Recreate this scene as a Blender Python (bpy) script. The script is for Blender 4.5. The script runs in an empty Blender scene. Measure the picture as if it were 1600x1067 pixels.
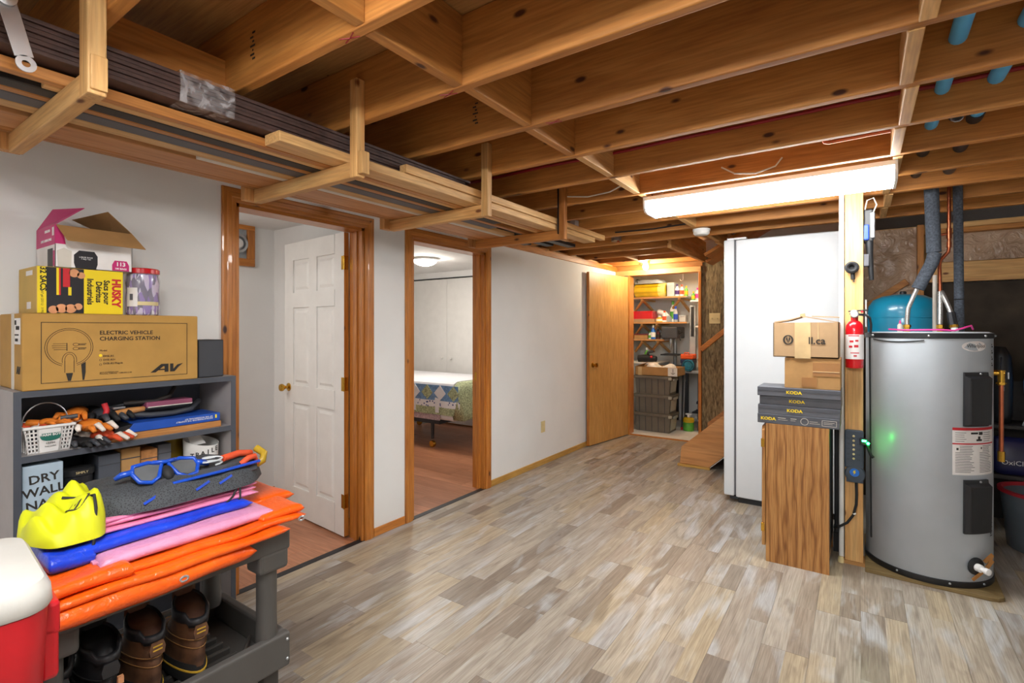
import bpy, bmesh, math, random
from mathutils import Vector, Matrix, noise
R = math.radians
scene = bpy.context.scene
col = scene.collection
rnd = random.Random(7)

# ------------------------------------------------------------------ camera, world, exposure
cam_d = bpy.data.cameras.new('camera')
cam = bpy.data.objects.new('camera', cam_d)
col.objects.link(cam)
cam.location = (0, 0, 1.38)
cam.rotation_euler = (R(90), 0, R(34.533))
cam_d.sensor_width = 36.0
cam_d.lens = 792.0 / 1600.0 * 36.0
cam_d.shift_y = -20.5 / 1600.0
cam_d.clip_start = 0.05
scene.camera = cam
world = bpy.data.worlds.new('world')
scene.world = world
world.use_nodes = True
world.node_tree.nodes['Background'].inputs[0].default_value = (0.9, 0.95, 1, 1)
world.node_tree.nodes['Background'].inputs[1].default_value = 0.3
scene.view_settings.view_transform = 'Standard'
scene.view_settings.look = 'None'
scene.view_settings.gamma = 1
scene.view_settings.use_curve_mapping = False
scene.view_settings.exposure = 0.56
TUBE_POWER = 34.0          # emission of the fluorescent diffusers

# ------------------------------------------------------------------ materials
def lin(h):
    if not isinstance(h, str):
        return tuple(h) + (1,)
    h = h.lstrip('#')
    o = []
    for i in (0, 2, 4):
        c = int(h[i:i + 2], 16) / 255
        o.append(c / 12.92 if c <= .04045 else ((c + .055) / 1.055) ** 2.4)
    return (*o, 1)

MATS = {}
class N:
    """small node-graph writer"""
    def __init__(s, name):
        s.m = bpy.data.materials.new(name); s.m.use_nodes = True
        s.t = s.m.node_tree; s.n = s.t.nodes; s.b = s.n['Principled BSDF']
    def add(s, kind, **kw):
        x = s.n.new(kind)
        for k, v in kw.items():
            if k.startswith('i_'):
                key = k[2:]
                x.inputs[int(key) if key.isdigit() else key.replace('_', ' ')].default_value = v
            else: setattr(x, k, v)
        return x
    def ln(s, a, b): s.t.links.new(a, b)
    def ramp(s, src, stops, interp='LINEAR'):
        r = s.add('ShaderNodeValToRGB'); r.color_ramp.interpolation = interp
        e = r.color_ramp.elements
        while len(e) < len(stops): e.new(0.5)
        for q, (p, c) in zip(e, stops): q.position = p; q.color = lin(c)
        s.ln(src, r.inputs[0]); return r.outputs[0]
    def mix(s, fac, a, b, mode='MIX'):
        x = s.add('ShaderNodeMix', data_type='RGBA', blend_type=mode)
        for i, v in ((0, fac), (6, a), (7, b)):
            if hasattr(v, 'links') or hasattr(v, 'is_linked'): s.ln(v, x.inputs[i])
            elif i == 0: x.inputs[i].default_value = v
            else: x.inputs[i].default_value = lin(v)
        return x.outputs[2]
    def bump(s, src, strength, dist=.002):
        b = s.add('ShaderNodeBump', i_Strength=strength, i_Distance=dist)
        s.ln(src, b.inputs['Height']); s.ln(b.outputs[0], s.b.inputs['Normal'])

def mat(name, c, rough=.5, metal=0, var=.06, scale=9, bump=0, alpha=1, trans=0, emit=None, spec=.5, coat=0):
    if name in MATS: return MATS[name]
    g = N(name)
    tc = g.add('ShaderNodeTexCoord')
    nz = g.add('ShaderNodeTexNoise', i_Scale=scale, i_Detail=4)
    g.ln(tc.outputs['Object'], nz.inputs['Vector'])
    cc = lin(c)
    lo = tuple(x * (1 - var * 1.6) for x in cc[:3]); hi = tuple(min(1, x * (1 + var * 1.6)) for x in cc[:3])
    g.ln(g.ramp(nz.outputs[0], [(.3, lo), (.7, hi)]), g.b.inputs['Base Color'])
    g.b.inputs['Roughness'].default_value = rough
    g.b.inputs['Metallic'].default_value = metal
    g.b.inputs['Specular IOR Level'].default_value = spec
    g.b.inputs['Coat Weight'].default_value = coat
    if alpha < 1: g.b.inputs['Alpha'].default_value = alpha
    if trans: g.b.inputs['Transmission Weight'].default_value = trans
    if emit:
        g.b.inputs['Emission Color'].default_value = cc
        g.b.inputs['Emission Strength'].default_value = emit
    if bump:
        n2 = g.add('ShaderNodeTexNoise', i_Scale=scale * 8, i_Detail=3)
        g.ln(tc.outputs['Object'], n2.inputs['Vector']); g.bump(n2.outputs[0], bump)
    MATS[name] = g.m
    return g.m

def wood(name, dark, mid, light, axis='X', rough=.5, knots=.0, grain=1.0, knot_col='4a2208', coat=0, blotch=.35):
    if name in MATS: return MATS[name]
    g = N(name)
    tc = g.add('ShaderNodeTexCoord'); oi = g.add('ShaderNodeObjectInfo')
    sc = g.add('ShaderNodeVectorMath', operation='SCALE', i_Scale=37.0)
    cmb = g.add('ShaderNodeCombineXYZ')
    for i in range(3): g.ln(oi.outputs['Random'], cmb.inputs[i])
    g.ln(cmb.outputs[0], sc.inputs[0])
    ad = g.add('ShaderNodeVectorMath', operation='ADD')
    g.ln(tc.outputs['Object'], ad.inputs[0]); g.ln(sc.outputs[0], ad.inputs[1])
    def mp(along, across):
        m = g.add('ShaderNodeMapping')
        v = [across] * 3; v['XYZ'.index(axis)] = along
        m.inputs['Scale'].default_value = v
        g.ln(ad.outputs[0], m.inputs[0]); return m.outputs[0]
    n1 = g.add('ShaderNodeTexNoise', i_Scale=1.0, i_Detail=5, i_Distortion=1.2); g.ln(mp(2.0 * grain, 28 * grain), n1.inputs['Vector'])
    n2 = g.add('ShaderNodeTexNoise', i_Scale=1.0, i_Detail=3); g.ln(mp(1.1, 4.5), n2.inputs['Vector'])
    n3 = g.add('ShaderNodeTexNoise', i_Scale=1.0, i_Detail=6); g.ln(mp(9 * grain, 150 * grain), n3.inputs['Vector'])
    c1 = g.ramp(n1.outputs[0], [(.28, dark), (.5, mid), (.75, light)])
    c2 = g.ramp(n2.outputs[0], [(.3, dark), (.62, light)])
    c = g.mix(blotch, c1, c2)
    c3 = g.ramp(n3.outputs[0], [(.35, 'b8b0a8'), (.6, 'ffffff')])
    c = g.mix(.45, c, c3, 'MULTIPLY')
    if knots:
        v = g.add('ShaderNodeTexVoronoi', i_Scale=1.0); v.inputs['Randomness'].default_value = 1
        g.ln(mp(4.0, 9.0), v.inputs['Vector'])
        k = g.ramp(v.outputs['Distance'], [(.0, 'ffffff'), (knots * .55, 'ffffff'), (knots, '404040'), (knots * 1.8, '000000')])
        c = g.mix(k, c, knot_col)
    br = g.add('ShaderNodeHueSaturation')
    mr = g.add('ShaderNodeMapRange', i_3=.86, i_4=1.1); g.ln(oi.outputs['Random'], mr.inputs[0])
    g.ln(mr.outputs[0], br.inputs['Value']); g.ln(c, br.inputs['Color'])
    g.ln(br.outputs[0], g.b.inputs['Base Color'])
    g.b.inputs['Roughness'].default_value = rough
    g.b.inputs['Coat Weight'].default_value = coat
    g.bump(n3.outputs[0], .12, .001)
    MATS[name] = g.m
    return g.m

def plank_mat():
    """weathered multi-strip vinyl plank, grain along local Y"""
    g = N('vinyl plank'); tc = g.add('ShaderNodeTexCoord'); oi = g.add('ShaderNodeObjectInfo')
    cmb = g.add('ShaderNodeCombineXYZ')
    for i, k in enumerate((31.0, 57.0, 0)):
        m = g.add('ShaderNodeMath', operation='MULTIPLY', i_1=k); g.ln(oi.outputs['Random'], m.inputs[0]); g.ln(m.outputs[0], cmb.inputs[i])
    sep = g.add('ShaderNodeSeparateXYZ'); g.ln(tc.outputs['Object'], sep.inputs[0])
    # two printed strips per plank, each broken once at its own place
    sx = g.add('ShaderNodeMath', operation='GREATER_THAN', i_1=0.005); g.ln(sep.outputs[0], sx.inputs[0])
    w0 = g.add('ShaderNodeMath', operation='MULTIPLY', i_1=13.7); g.ln(sx.outputs[0], w0.inputs[0])
    w1 = g.add('ShaderNodeMath', operation='MULTIPLY_ADD', i_1=91.3); g.ln(oi.outputs['Random'], w1.inputs[0]); g.ln(w0.outputs[0], w1.inputs[2])
    wn = g.add('ShaderNodeTexWhiteNoise', noise_dimensions='1D'); g.ln(w1.outputs[0], wn.inputs['W'])
    brk = g.add('ShaderNodeMapRange', i_3=-.4, i_4=.4); g.ln(wn.outputs[0], brk.inputs[0])
    gy = g.add('ShaderNodeMath', operation='GREATER_THAN'); g.ln(sep.outputs[1], gy.inputs[0]); g.ln(brk.outputs[0], gy.inputs[1])
    w2 = g.add('ShaderNodeMath', operation='MULTIPLY_ADD', i_1=5.31); g.ln(gy.outputs[0], w2.inputs[0]); g.ln(w1.outputs[0], w2.inputs[2])
    wt = g.add('ShaderNodeTexWhiteNoise', noise_dimensions='1D'); g.ln(w2.outputs[0], wt.inputs['W'])
    tone = g.ramp(wt.outputs[0], [(0, '8d8073'), (.15, '9c9083'), (.35, 'ada092'), (.55, 'b0a89e'), (.75, 'b9a98f'), (1, 'b8b0a5')])
    ad = g.add('ShaderNodeVectorMath', operation='ADD'); g.ln(tc.outputs['Object'], ad.inputs[0]); g.ln(cmb.outputs[0], ad.inputs[1])
    off = g.add('ShaderNodeCombineXYZ'); g.ln(w2.outputs[0], off.inputs[0]); g.ln(w2.outputs[0], off.inputs[1])
    ad2 = g.add('ShaderNodeVectorMath', operation='ADD'); g.ln(ad.outputs[0], ad2.inputs[0]); g.ln(off.outputs[0], ad2.inputs[1])
    def nz(sc, det=5, dist=0.0):
        m = g.add('ShaderNodeMapping'); m.inputs['Scale'].default_value = sc; g.ln(ad2.outputs[0], m.inputs[0])
        n = g.add('ShaderNodeTexNoise', i_Scale=1.0, i_Detail=det, i_Distortion=dist); g.ln(m.outputs[0], n.inputs['Vector']); return n.outputs[0]
    grain = nz((55, 2.4, 1), 6, 1.5); fine = nz((190, 6, 1), 4); wear = nz((16, 3.0, 1), 7, 1.0); pale = nz((9, 2.0, 1), 6, .8)
    c = g.mix(.42, tone, g.ramp(grain, [(.3, 'a2968a'), (.5, 'dcd8d2'), (.7, 'ffffff')]), 'MULTIPLY')
    c = g.mix(g.ramp(wear, [(.5, '000000'), (.68, 'b0b0b0')]), c, '6a5d52')
    c = g.mix(g.ramp(pale, [(.53, '000000'), (.68, 'c4c4c4')]), c, 'c6cbd0')
    kv = g.add('ShaderNodeTexVoronoi', i_Scale=1.0); km = g.add('ShaderNodeMapping'); km.inputs['Scale'].default_value = (5, 2.2, 1); g.ln(ad2.outputs[0], km.inputs[0]); g.ln(km.outputs[0], kv.inputs['Vector'])
    c = g.mix(g.ramp(kv.outputs['Distance'], [(0, 'ffffff'), (.03, 'c0c0c0'), (.06, '000000')]), c, '554a42')
    c = g.mix(.35, c, g.ramp(fine, [(.35, '9a8d80'), (.6, 'ffffff')]), 'MULTIPLY')
    g.ln(c, g.b.inputs['Base Color'])
    g.b.inputs['Roughness'].default_value = .36
    g.b.inputs['Specular IOR Level'].default_value = .4
    g.bump(grain, .08, .001)
    MATS['plank'] = g.m
    return g.m

def M(n): return MATS[n]
mat('wall white', 'e9e9e8', .7, var=.015, scale=3, bump=.05)
mat('ceiling white', 'e6e6e4', .8, var=.02, bump=.06)
mat('paint white', 'e6e5e2', .4, var=.02)
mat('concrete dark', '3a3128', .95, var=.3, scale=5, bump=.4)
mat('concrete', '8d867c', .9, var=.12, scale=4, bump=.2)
mat('sill white', 'dcdad4', .6, var=.05)
for a in 'XYZ':
    wood('joist ' + a, 'a4652a', 'bc7a36', 'd0924c', a, .6, knots=.12, grain=.7)
    wood('stud ' + a, 'c08445', 'd6a261', 'e6bd80', a, .6, knots=.1, grain=.7, knot_col='6a3812')
    wood('cedar ' + a, 'a85e1c', 'c4772a', 'd89042', a, .4, knots=.11, grain=.9, knot_col='3a1606', coat=.3)
    wood('board ' + a, 'a86a32', 'c58a4c', 'd8a468', a, .6, knots=.03)
wood('plywood', '986a38', 'b3824a', 'c4955c', 'X', .7, knots=.03, grain=.8, blotch=.5)
wood('yellow trim X', 'bb8636', 'cf9c48', 'ddb062', 'X', .45); wood('yellow trim Y', 'bb8636', 'cf9c48', 'ddb062', 'Y', .45)
wood('laminate', '9c6244', 'b47856', 'c48a68', 'X', .35, grain=.8)
wood('door veneer', 'c08a42', 'd09a52', 'dcaa66', 'Z', .45, grain=1.1, blotch=.2)
def oak():
    g = N('oak laminate'); tc = g.add('ShaderNodeTexCoord')
    m = g.add('ShaderNodeMapping'); m.inputs['Scale'].default_value = (1, 1, .11); m.inputs['Location'].default_value = (.06, 0, -.03); g.ln(tc.outputs['Object'], m.inputs[0])
    w = g.add('ShaderNodeTexWave', wave_type='BANDS', bands_direction='X', i_Scale=7.0, i_Distortion=5.0, i_Detail=1.0, i_Detail_Scale=4.0); g.ln(m.outputs[0], w.inputs['Vector'])
    m2 = g.add('ShaderNodeMapping'); m2.inputs['Scale'].default_value = (190, 190, 7); g.ln(tc.outputs['Object'], m2.inputs[0])
    n = g.add('ShaderNodeTexNoise', i_Scale=1.0, i_Detail=5); g.ln(m2.outputs[0], n.inputs['Vector'])
    c = g.ramp(w.outputs['Fac'], [(.0, '8e5c2a'), (.12, 'a8743c'), (.5, 'b47e44'), (1, 'bb884c')])
    c = g.mix(.5, c, g.ramp(n.outputs[0], [(.36, '94704c'), (.56, 'ffffff')]), 'MULTIPLY')
    g.ln(c, g.b.inputs['Base Color']); g.b.inputs['Roughness'].default_value = .45; MATS['oak'] = g.m
oak()
wood('plywood worn', '5c4a2a', '7d6840', '967f52', 'X', .75, knots=.05)
wood('particle orange', 'b97c44', 'c98c52', 'd49a62', 'X', .6, knots=.05, knot_col='5a3014', grain=.4)
plank_mat()
mat('metal galvanised', 'b9bcc0', .35, .9); mat('metal dark', '3c3e42', .45, .7)
mat('brass', 'c79a3e', .25, 1, .1); mat('copper', 'b8694a', .3, 1, .12)
mat('black plastic', '1b1c1f', .45); mat('black rubber', '141416', .7); mat('dark grey', '3d3f45', .5)
mat('cardboard', 'ab8250', .85, var=.06, scale=14); mat('cardboard pale', 'ad8d68', .85, var=.05, scale=14)
mat('wire red', '8c1520', .5); mat('print dark', '2b2622', .8); mat('print white', 'ececec', .7); mat('print yellow', 'f2d21a', .6)

# ------------------------------------------------------------------ mesh building
class MB:
    def __init__(s): s.v = []; s.f = []
    def add(s, vs, fs):
        o = len(s.v); s.v += [tuple(p) for p in vs]; s.f += [tuple(i + o for i in f) for f in fs]; return s
    def box(s, x0, x1, y0, y1, z0, z1):
        if x0 > x1: x0, x1 = x1, x0
        if y0 > y1: y0, y1 = y1, y0
        if z0 > z1: z0, z1 = z1, z0
        return s.add([(x0, y0, z0), (x1, y0, z0), (x1, y1, z0), (x0, y1, z0), (x0, y0, z1), (x1, y0, z1), (x1, y1, z1), (x0, y1, z1)],
                     [(0, 3, 2, 1), (4, 5, 6, 7), (0, 1, 5, 4), (1, 2, 6, 5), (2, 3, 7, 6), (3, 0, 4, 7)])
    def prism(s, pts, axis, a, b):
        """polygon pts in the plane across axis, extruded from a to b"""
        def p3(p, t):
            return {'X': (t, p[0], p[1]), 'Y': (p[0], t, p[1]), 'Z': (p[0], p[1], t)}[axis]
        n = len(pts)
        vs = [p3(p, a) for p in pts] + [p3(p, b) for p in pts]
        fs = [tuple(range(n - 1, -1, -1)), tuple(range(n, 2 * n))] + [(i, (i + 1) % n, n + (i + 1) % n, n + i) for i in range(n)]
        return s.add(vs, fs)
    def rings(s, rs, close=False, caps=True):
        n = len(rs[0]); o = []
        for r in rs: o += list(r)
        fs = []
        m = len(rs)
        for k in range(m if close else m - 1):
            a, b = k * n, ((k + 1) % m) * n
            for i in range(n): fs.append((a + i, a + (i + 1) % n, b + (i + 1) % n, b + i))
        if caps and not close: fs += [tuple(range(n - 1, -1, -1)), tuple((m - 1) * n + i for i in range(n))]
        return s.add(o, fs)
    def lathe(s, cx, cy, prof, n=32, axis='Z', caps=True):
        rs = []
        for r, z in prof:
            ring = []
            for i in range(n):
                a = 2 * math.pi * i / n
                c, d = r * math.cos(a), r * math.sin(a)
                ring.append({'Z': (cx + c, cy + d, z), 'Y': (cx + d, z, cy + c), 'X': (z, cx + c, cy + d)}[axis])
            rs.append(ring)
        return s.rings(rs, caps=caps)
    def tube(s, pts, r, n=10, close=False, flat=1.0):
        pts = [Vector(p) for p in pts]; rs = []; m = len(pts)
        up = Vector((0, 0, 1)); prev = None
        for i, p in enumerate(pts):
            if close: t = pts[(i + 1) % m] - pts[i - 1]
            else: t = pts[min(i + 1, m - 1)] - pts[max(i - 1, 0)]
            t.normalize()
            u = prev if prev is not None else (up if abs(t.z) < .9 else Vector((1, 0, 0)))
            a = (u - t * u.dot(t))
            if a.length < 1e-4: a = Vector((1, 0, 0)) - t * t.x
            a.normalize(); prev = a; b = t.cross(a)
            rr = r[i] if isinstance(r, (list, tuple)) else r
            rs.append([p + a * (rr * flat * math.cos(2 * math.pi * k / n)) + b * (rr * math.sin(2 * math.pi * k / n)) for k in range(n)])
        return s.rings(rs, close=close)
    def bar(s, p, q, w, h, up=(0, 0, 1)):
        p, q = Vector(p), Vector(q); t = (q - p).normalized(); u = Vector(up)
        u = (u - t * u.dot(t)).normalized(); b = t.cross(u)
        vs = []
        for e in (p, q):
            for i, j in ((-1, -1), (1, -1), (1, 1), (-1, 1)): vs.append(e + b * (w / 2 * i) + u * (h / 2 * j))
        return s.add(vs, [(0, 1, 2, 3), (7, 6, 5, 4), (0, 4, 5, 1), (1, 5, 6, 2), (2, 6, 7, 3), (3, 7, 4, 0)])
    def ball(s, c, rx, ry=None, rz=None, n=16, m=10):
        ry = ry or rx; rz = rz or rx; rs = []
        for k in range(1, m):
            a = math.pi * k / m
            rs.append([(c[0] + rx * math.sin(a) * math.cos(2 * math.pi * i / n), c[1] + ry * math.sin(a) * math.sin(2 * math.pi * i / n), c[2] - rz * math.cos(a)) for i in range(n)])
        return s.rings(rs)
    def xf(s, mt):
        s.v = [tuple(mt @ Vector(p)) for p in s.v]; return s
    def jitter(s, amp, sc=6, seed=0):
        o = []
        for p in s.v:
            q = Vector(p); d = noise.noise_vector(q * sc + Vector((seed * 7.1, seed * 3.3, 0)))
            o.append(tuple(q + d * amp))
        s.v = o; return s

def origin(o):
    p = Vector((0, 0, 0))
    while o is not None: p += Vector(o.location); o = o.parent
    return p

def props(o, label=None, cat=None, group=None, kind=None):
    if label: o['label'] = label
    if cat: o['category'] = cat
    if group: o['group'] = group
    if kind: o['kind'] = kind
    return o

def mk(name, mb, material, parent=None, smooth=False, bevel=0, seg=2, subsurf=0, solid=0, local=False):
    me = bpy.data.meshes.new(name)
    vs = mb.v
    if parent is not None: org = origin(parent)
    elif local: org = Vector((0, 0, 0))
    else:
        xs = [p[0] for p in vs]; ys = [p[1] for p in vs]; zs = [p[2] for p in vs]
        org = Vector(((min(xs) + max(xs)) / 2, (min(ys) + max(ys)) / 2, min(zs)))
    me.from_pydata([(p[0] - org.x, p[1] - org.y, p[2] - org.z) for p in vs], [], mb.f)
    me.materials.append(M(material) if isinstance(material, str) else material)
    bm = bmesh.new(); bm.from_mesh(me); bmesh.ops.recalc_face_normals(bm, faces=bm.faces); bm.to_mesh(me); bm.free()
    if smooth:
        for p in me.polygons: p.use_smooth = True
        if smooth != 'all':
            try: me.set_sharp_from_angle(angle=R(40))
            except Exception: pass
    o = bpy.data.objects.new(name, me); col.objects.link(o)
    if parent is not None: o.parent = parent
    else: o.location = org
    if solid:
        q = o.modifiers.new('thickness', 'SOLIDIFY'); q.thickness = solid; q.offset = 0
    if bevel:
        q = o.modifiers.new('bevel', 'BEVEL'); q.width = bevel; q.segments = seg; q.limit_method = 'ANGLE'; q.angle_limit = R(40)
    if subsurf:
        q = o.modifiers.new('subsurf', 'SUBSURF'); q.levels = subsurf; q.render_levels = subsurf
    return o

def B(*a): return MB().box(*a)
def thing(name, label, cat, loc=(0, 0, 0), group=None):
    o = bpy.data.objects.new(name, None); o.empty_display_size = .05
    col.objects.link(o); o.location = loc
    return props(o, label, cat, group)
def struct(name, mb, material, parent=None, **k):
    o = mk(name, mb, material, parent, **k)
    if parent is None: o['kind'] = 'structure'
    return o
def root(name, loc=(0, 0, 0)):
    o = bpy.data.objects.new(name, None); col.objects.link(o); o.location = loc; o['kind'] = 'structure'; return o
def copy_tree(o, parent=None):
    c = o.copy(); col.objects.link(c); c.parent = parent
    for ch in list(o.children): copy_tree(ch, c)
    return c

FACE = {'-Y': (R(90), 0, 0), '+X': (R(90), 0, R(90)), '+Z': (0, 0, 0)}
def text(body, size, pos, face, material, parent, name='lettering', align='CENTER', roll=0, sx=1.0, bold=0.0, mt=None, depth=.0004, space=1.0):
    cu = bpy.data.curves.new('txt', 'FONT'); cu.body = body; cu.size = size
    cu.align_x = align; cu.align_y = 'CENTER'; cu.resolution_u = 2; cu.extrude = depth; cu.offset = bold * size; cu.space_line = .85 * space
    tmp = bpy.data.objects.new('txt', cu); col.objects.link(tmp)
    me = bpy.data.meshes.new_from_object(tmp)
    bpy.data.objects.remove(tmp)
    from mathutils import Euler
    if mt is None:
        mt = Matrix.Translation(pos) @ Euler(FACE[face]).to_matrix().to_4x4() @ Matrix.Rotation(roll, 4, 'Z') @ Matrix.Diagonal((sx, 1, 1, 1))
    if parent is not None: mt = Matrix.Translation(-origin(parent)) @ mt
    me.transform(mt); me.materials.clear(); me.materials.append(M(material))
    me.name = name
    o = bpy.data.objects.new(name, me); col.objects.link(o); o.parent = parent
    return o
# ------------------------------------------------------------------ the setting: floors
WX = -2.66                      # room face of the long white wall
fl = struct('floor', B(-2.66, 2.4, -2.6, 6.42, -.06, -.004), 'concrete')
def plank_mesh(name, w, l, m):
    o = B(-w / 2 + .0006, w / 2 - .0006, -l / 2 + .0006, l / 2 - .0006, -.004, 0)
    me = bpy.data.meshes.new(name); me.from_pydata(o.v, [], o.f); me.materials.append(M(m)); return me
pw, pl = .18, 1.22
full = plank_mesh('plank', pw, pl, 'plank')
fo = Vector(fl.location)
def add_piece(me, parent, name, loc, rz=0):
    o = bpy.data.objects.new(name, me); col.objects.link(o); o.parent = parent
    o.location = Vector(loc) - origin(parent); o.rotation_euler = (0, 0, rz); return o
for r in range(-15, 11):
    x = (r + .5) * pw
    if x - pw / 2 < WX: 
        x0 = WX
    y = -.9 + rnd.random() * 1.1
    while y < 6.28:
        y1 = y + pl
        if y1 > 6.3:
            me = plank_mesh('plank', pw, 6.3 - y, 'plank'); add_piece(me, fl, 'plank', (x, (y + 6.3) / 2, 0))
        elif x - pw / 2 < WX:
            w = x + pw / 2 - WX
            add_piece(plank_mesh('plank', w, pl, 'plank'), fl, 'plank', (WX + w / 2, (y + y1) / 2, 0))
        else: add_piece(full, fl, 'plank', (x, (y + y1) / 2, 0))
        y = y1
near_floor = mk('plank', B(-2.66, 2.4, -2.6, -.9, -.004, -.0005), 'plank', fl)
# reddish laminate in the two rooms behind the wall
fl2 = struct('floor_bedrooms', B(-5.9, -2.66, .0, 5.6, -.06, -.006), 'concrete')
lam = plank_mesh('laminate_plank', 1.2, .19, 'laminate')
for i in range(30):
    y = .0 + .19 * (i + .5)
    if y > 5.55: break
    x = -2.68 - rnd.random() * .9
    first = True
    while x > -5.8:
        if first:
            w = -2.68 - x
            if w > .05: add_piece(plank_mesh('laminate_plank', w, .19, 'laminate'), fl2, 'laminate_plank', (-2.68 - w / 2, y, -.001))
            first = False
        if x - 1.2 < -5.9: break
        add_piece(lam, fl2, 'laminate_plank', (x - .6, y, -.001)); x -= 1.2
struct('floor_storage', B(-2.9, -1.2, 6.30, 7.9, -.06, .012), 'sill white')

# ------------------------------------------------------------------ walls
D1, D2, DT = (1.347, 2.17), (2.598, 3.46), 2.03
w = MB()
for a, b, z in ((-2.6, D1[0], 0), (D1[0], D1[1], DT), (D1[1], D2[0], 0), (D2[0], D2[1], DT), (D2[1], 6.3, 0)):
    w.box(-2.775, WX, a, b, z, 2.18)
struct('wall_left', w, 'wall white')
struct('wall_near', B(-2.8, 2.5, -2.7, -2.6, 0, 2.42), 'wall white')
struct('wall_right', B(2.4, 2.5, -2.6, 6.4, 0, 2.42), 'wall white')
w = B(-2.9, -2.49, 6.3, 6.42, 0, 2.43).box(-1.58, 2.4, 6.32, 6.42, 0, 3.0)
struct('wall_far', w, 'wall white')
# rooms behind the left wall
struct('wall_small_room_back', B(-4.15, -4.05, -.1, 2.37, 0, 2.3), 'wall white')
struct('wall_small_room_near', B(-4.15, -2.775, -.1, 0, 0, 2.3), 'wall white')
struct('wall_between_rooms', B(-5.9, -2.775, 2.37, 2.47, 0, 2.3), 'wall white')
struct('wall_bedroom_left', B(-6, -5.9, 2.37, 5.7, 0, 2.3), 'wall white')
struct('wall_bedroom_far', B(-6, -2.775, 5.62, 5.72, 0, 2.3).box(-6, -2.775, 5.5, 5.62, 2.11, 2.3), 'wall white')
struct('ceiling_small_room', B(-4.15, -2.775, -.1, 2.42, 2.2, 2.26), 'ceiling white')
struct('ceiling_bedroom', B(-6, -2.775, 2.42, 5.7, 2.2, 2.26), 'ceiling white')
# storage closet
struct('wall_storage_left', B(-2.95, -2.85, 6.42, 7.8, 0, 2.43), 'wall white')
struct('wall_storage_back', B(-2.95, -1.2, 7.7, 7.8, 0, 2.43), 'wall white')
struct('wall_storage_right', B(-1.3, -1.2, 6.42, 7.7, 0, 2.43), 'wall white')
# foundation at the right
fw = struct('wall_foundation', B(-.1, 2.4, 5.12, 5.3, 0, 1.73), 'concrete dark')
mk('ledger_board', B(.38, 2.4, 5.07, 5.12, 1.735, 1.885), 'stud X', fw, bevel=.003)
struct('wall_foundation_return', B(-.12, -.04, 5.12, 6.32, 0, 3.0), 'plywood')
bb = struct('baseboard_left', B(WX, WX + .012, 3.535, 5.3, 0, .055).box(WX, WX + .012, 5.3, 6.28, 0, .055), 'yellow trim Y', bevel=.003)
struct('baseboard_left_between_doors', B(WX, WX + .012, 2.245, 2.52, 0, .055), 'cedar Y', bevel=.003)
struct('baseboard_small_room', B(-4.05, -4.038, 0, 2.37, 0, .06), 'cedar Y', bevel=.003)
struct('trim_wall_top', B(WX, WX + .02, -2.6, 6.28, 2.12, 2.18), 'cedar Y', bevel=.004)
struct('trim_wall_top_near_far_end', B(WX - .1, WX, 3.5, 6.3, 2.181, 2.2), 'stud Y')

# ------------------------------------------------------------------ door casings
def casing_profile(w0, w1, t=.018):
    """moulded profile from inner edge w0 to outer edge w1, stepped"""
    d = w1 - w0
    return [(w0, 0), (w0, t * .55), (w0 + d * .12, t * .7), (w0 + d * .3, t * .72), (w0 + d * .36, t * .95), (w0 + d * .62, t), (w0 + d * .68, t * .82), (w0 + d * .9, t * .82), (w1, t * .6), (w1, 0)]
def doorway(name, y0, y1, cat_parts=True):
    rt = root(name, (WX, (y0 + y1) / 2, 0))
    cw = .072
    for a, b in ((y0, y0 - cw), (y1, y1 + cw)):
        pr = [(p[0], p[1]) for p in casing_profile(a, b)]
        m = MB(); vs = [(WX + t, y, 0) for y, t in pr] + [(WX + t, y, DT + abs(y - a)) for y, t in pr]
        n = len(pr)
        m.add(vs, [tuple(range(n)), tuple(range(n, 2 * n))] + [(i, (i + 1) % n, n + (i + 1) % n, n + i) for i in range(n)])
        mk('casing', m, 'cedar Z', rt)
    pr = casing_profile(0, cw); n = len(pr)
    m = MB(); vs = [(WX + t, y0 - q, DT + q) for q, t in pr] + [(WX + t, y1 + q, DT + q) for q, t in pr]
    m.add(vs, [tuple(range(n)), tuple(range(n, 2 * n))] + [(i, (i + 1) % n, n + (i + 1) % n, n + i) for i in range(n)])
    mk('head_casing', m, 'cedar Y', rt)
    for a, b, s in ((y0, y0 + .018, 1), (y1 - .018, y1, -1)):
        mk('jamb', B(-2.785, WX, a, b, 0, DT), 'cedar Z', rt)
        st = B(-2.735, -2.70, (b if s > 0 else a - .011), (b + .011 if s > 0 else a), 0, DT - .018)
        mk('door_stop', st, 'cedar Z', rt)
    mk('head_jamb', B(-2.785, WX, y0, y1, DT - .018, DT), 'cedar Y', rt)
    mk('threshold', B(-2.70, -2.655, y0, y1, -.006, .003), 'metal dark', rt)
    return rt
d1 = doorway('door_1', *D1)
d2 = doorway('door_2', *D2)
mk('strike_plate', B(-2.76, -2.735, D2[1] - .0205, D2[1] - .018, .93, 1.0), 'brass', d2)

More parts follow.
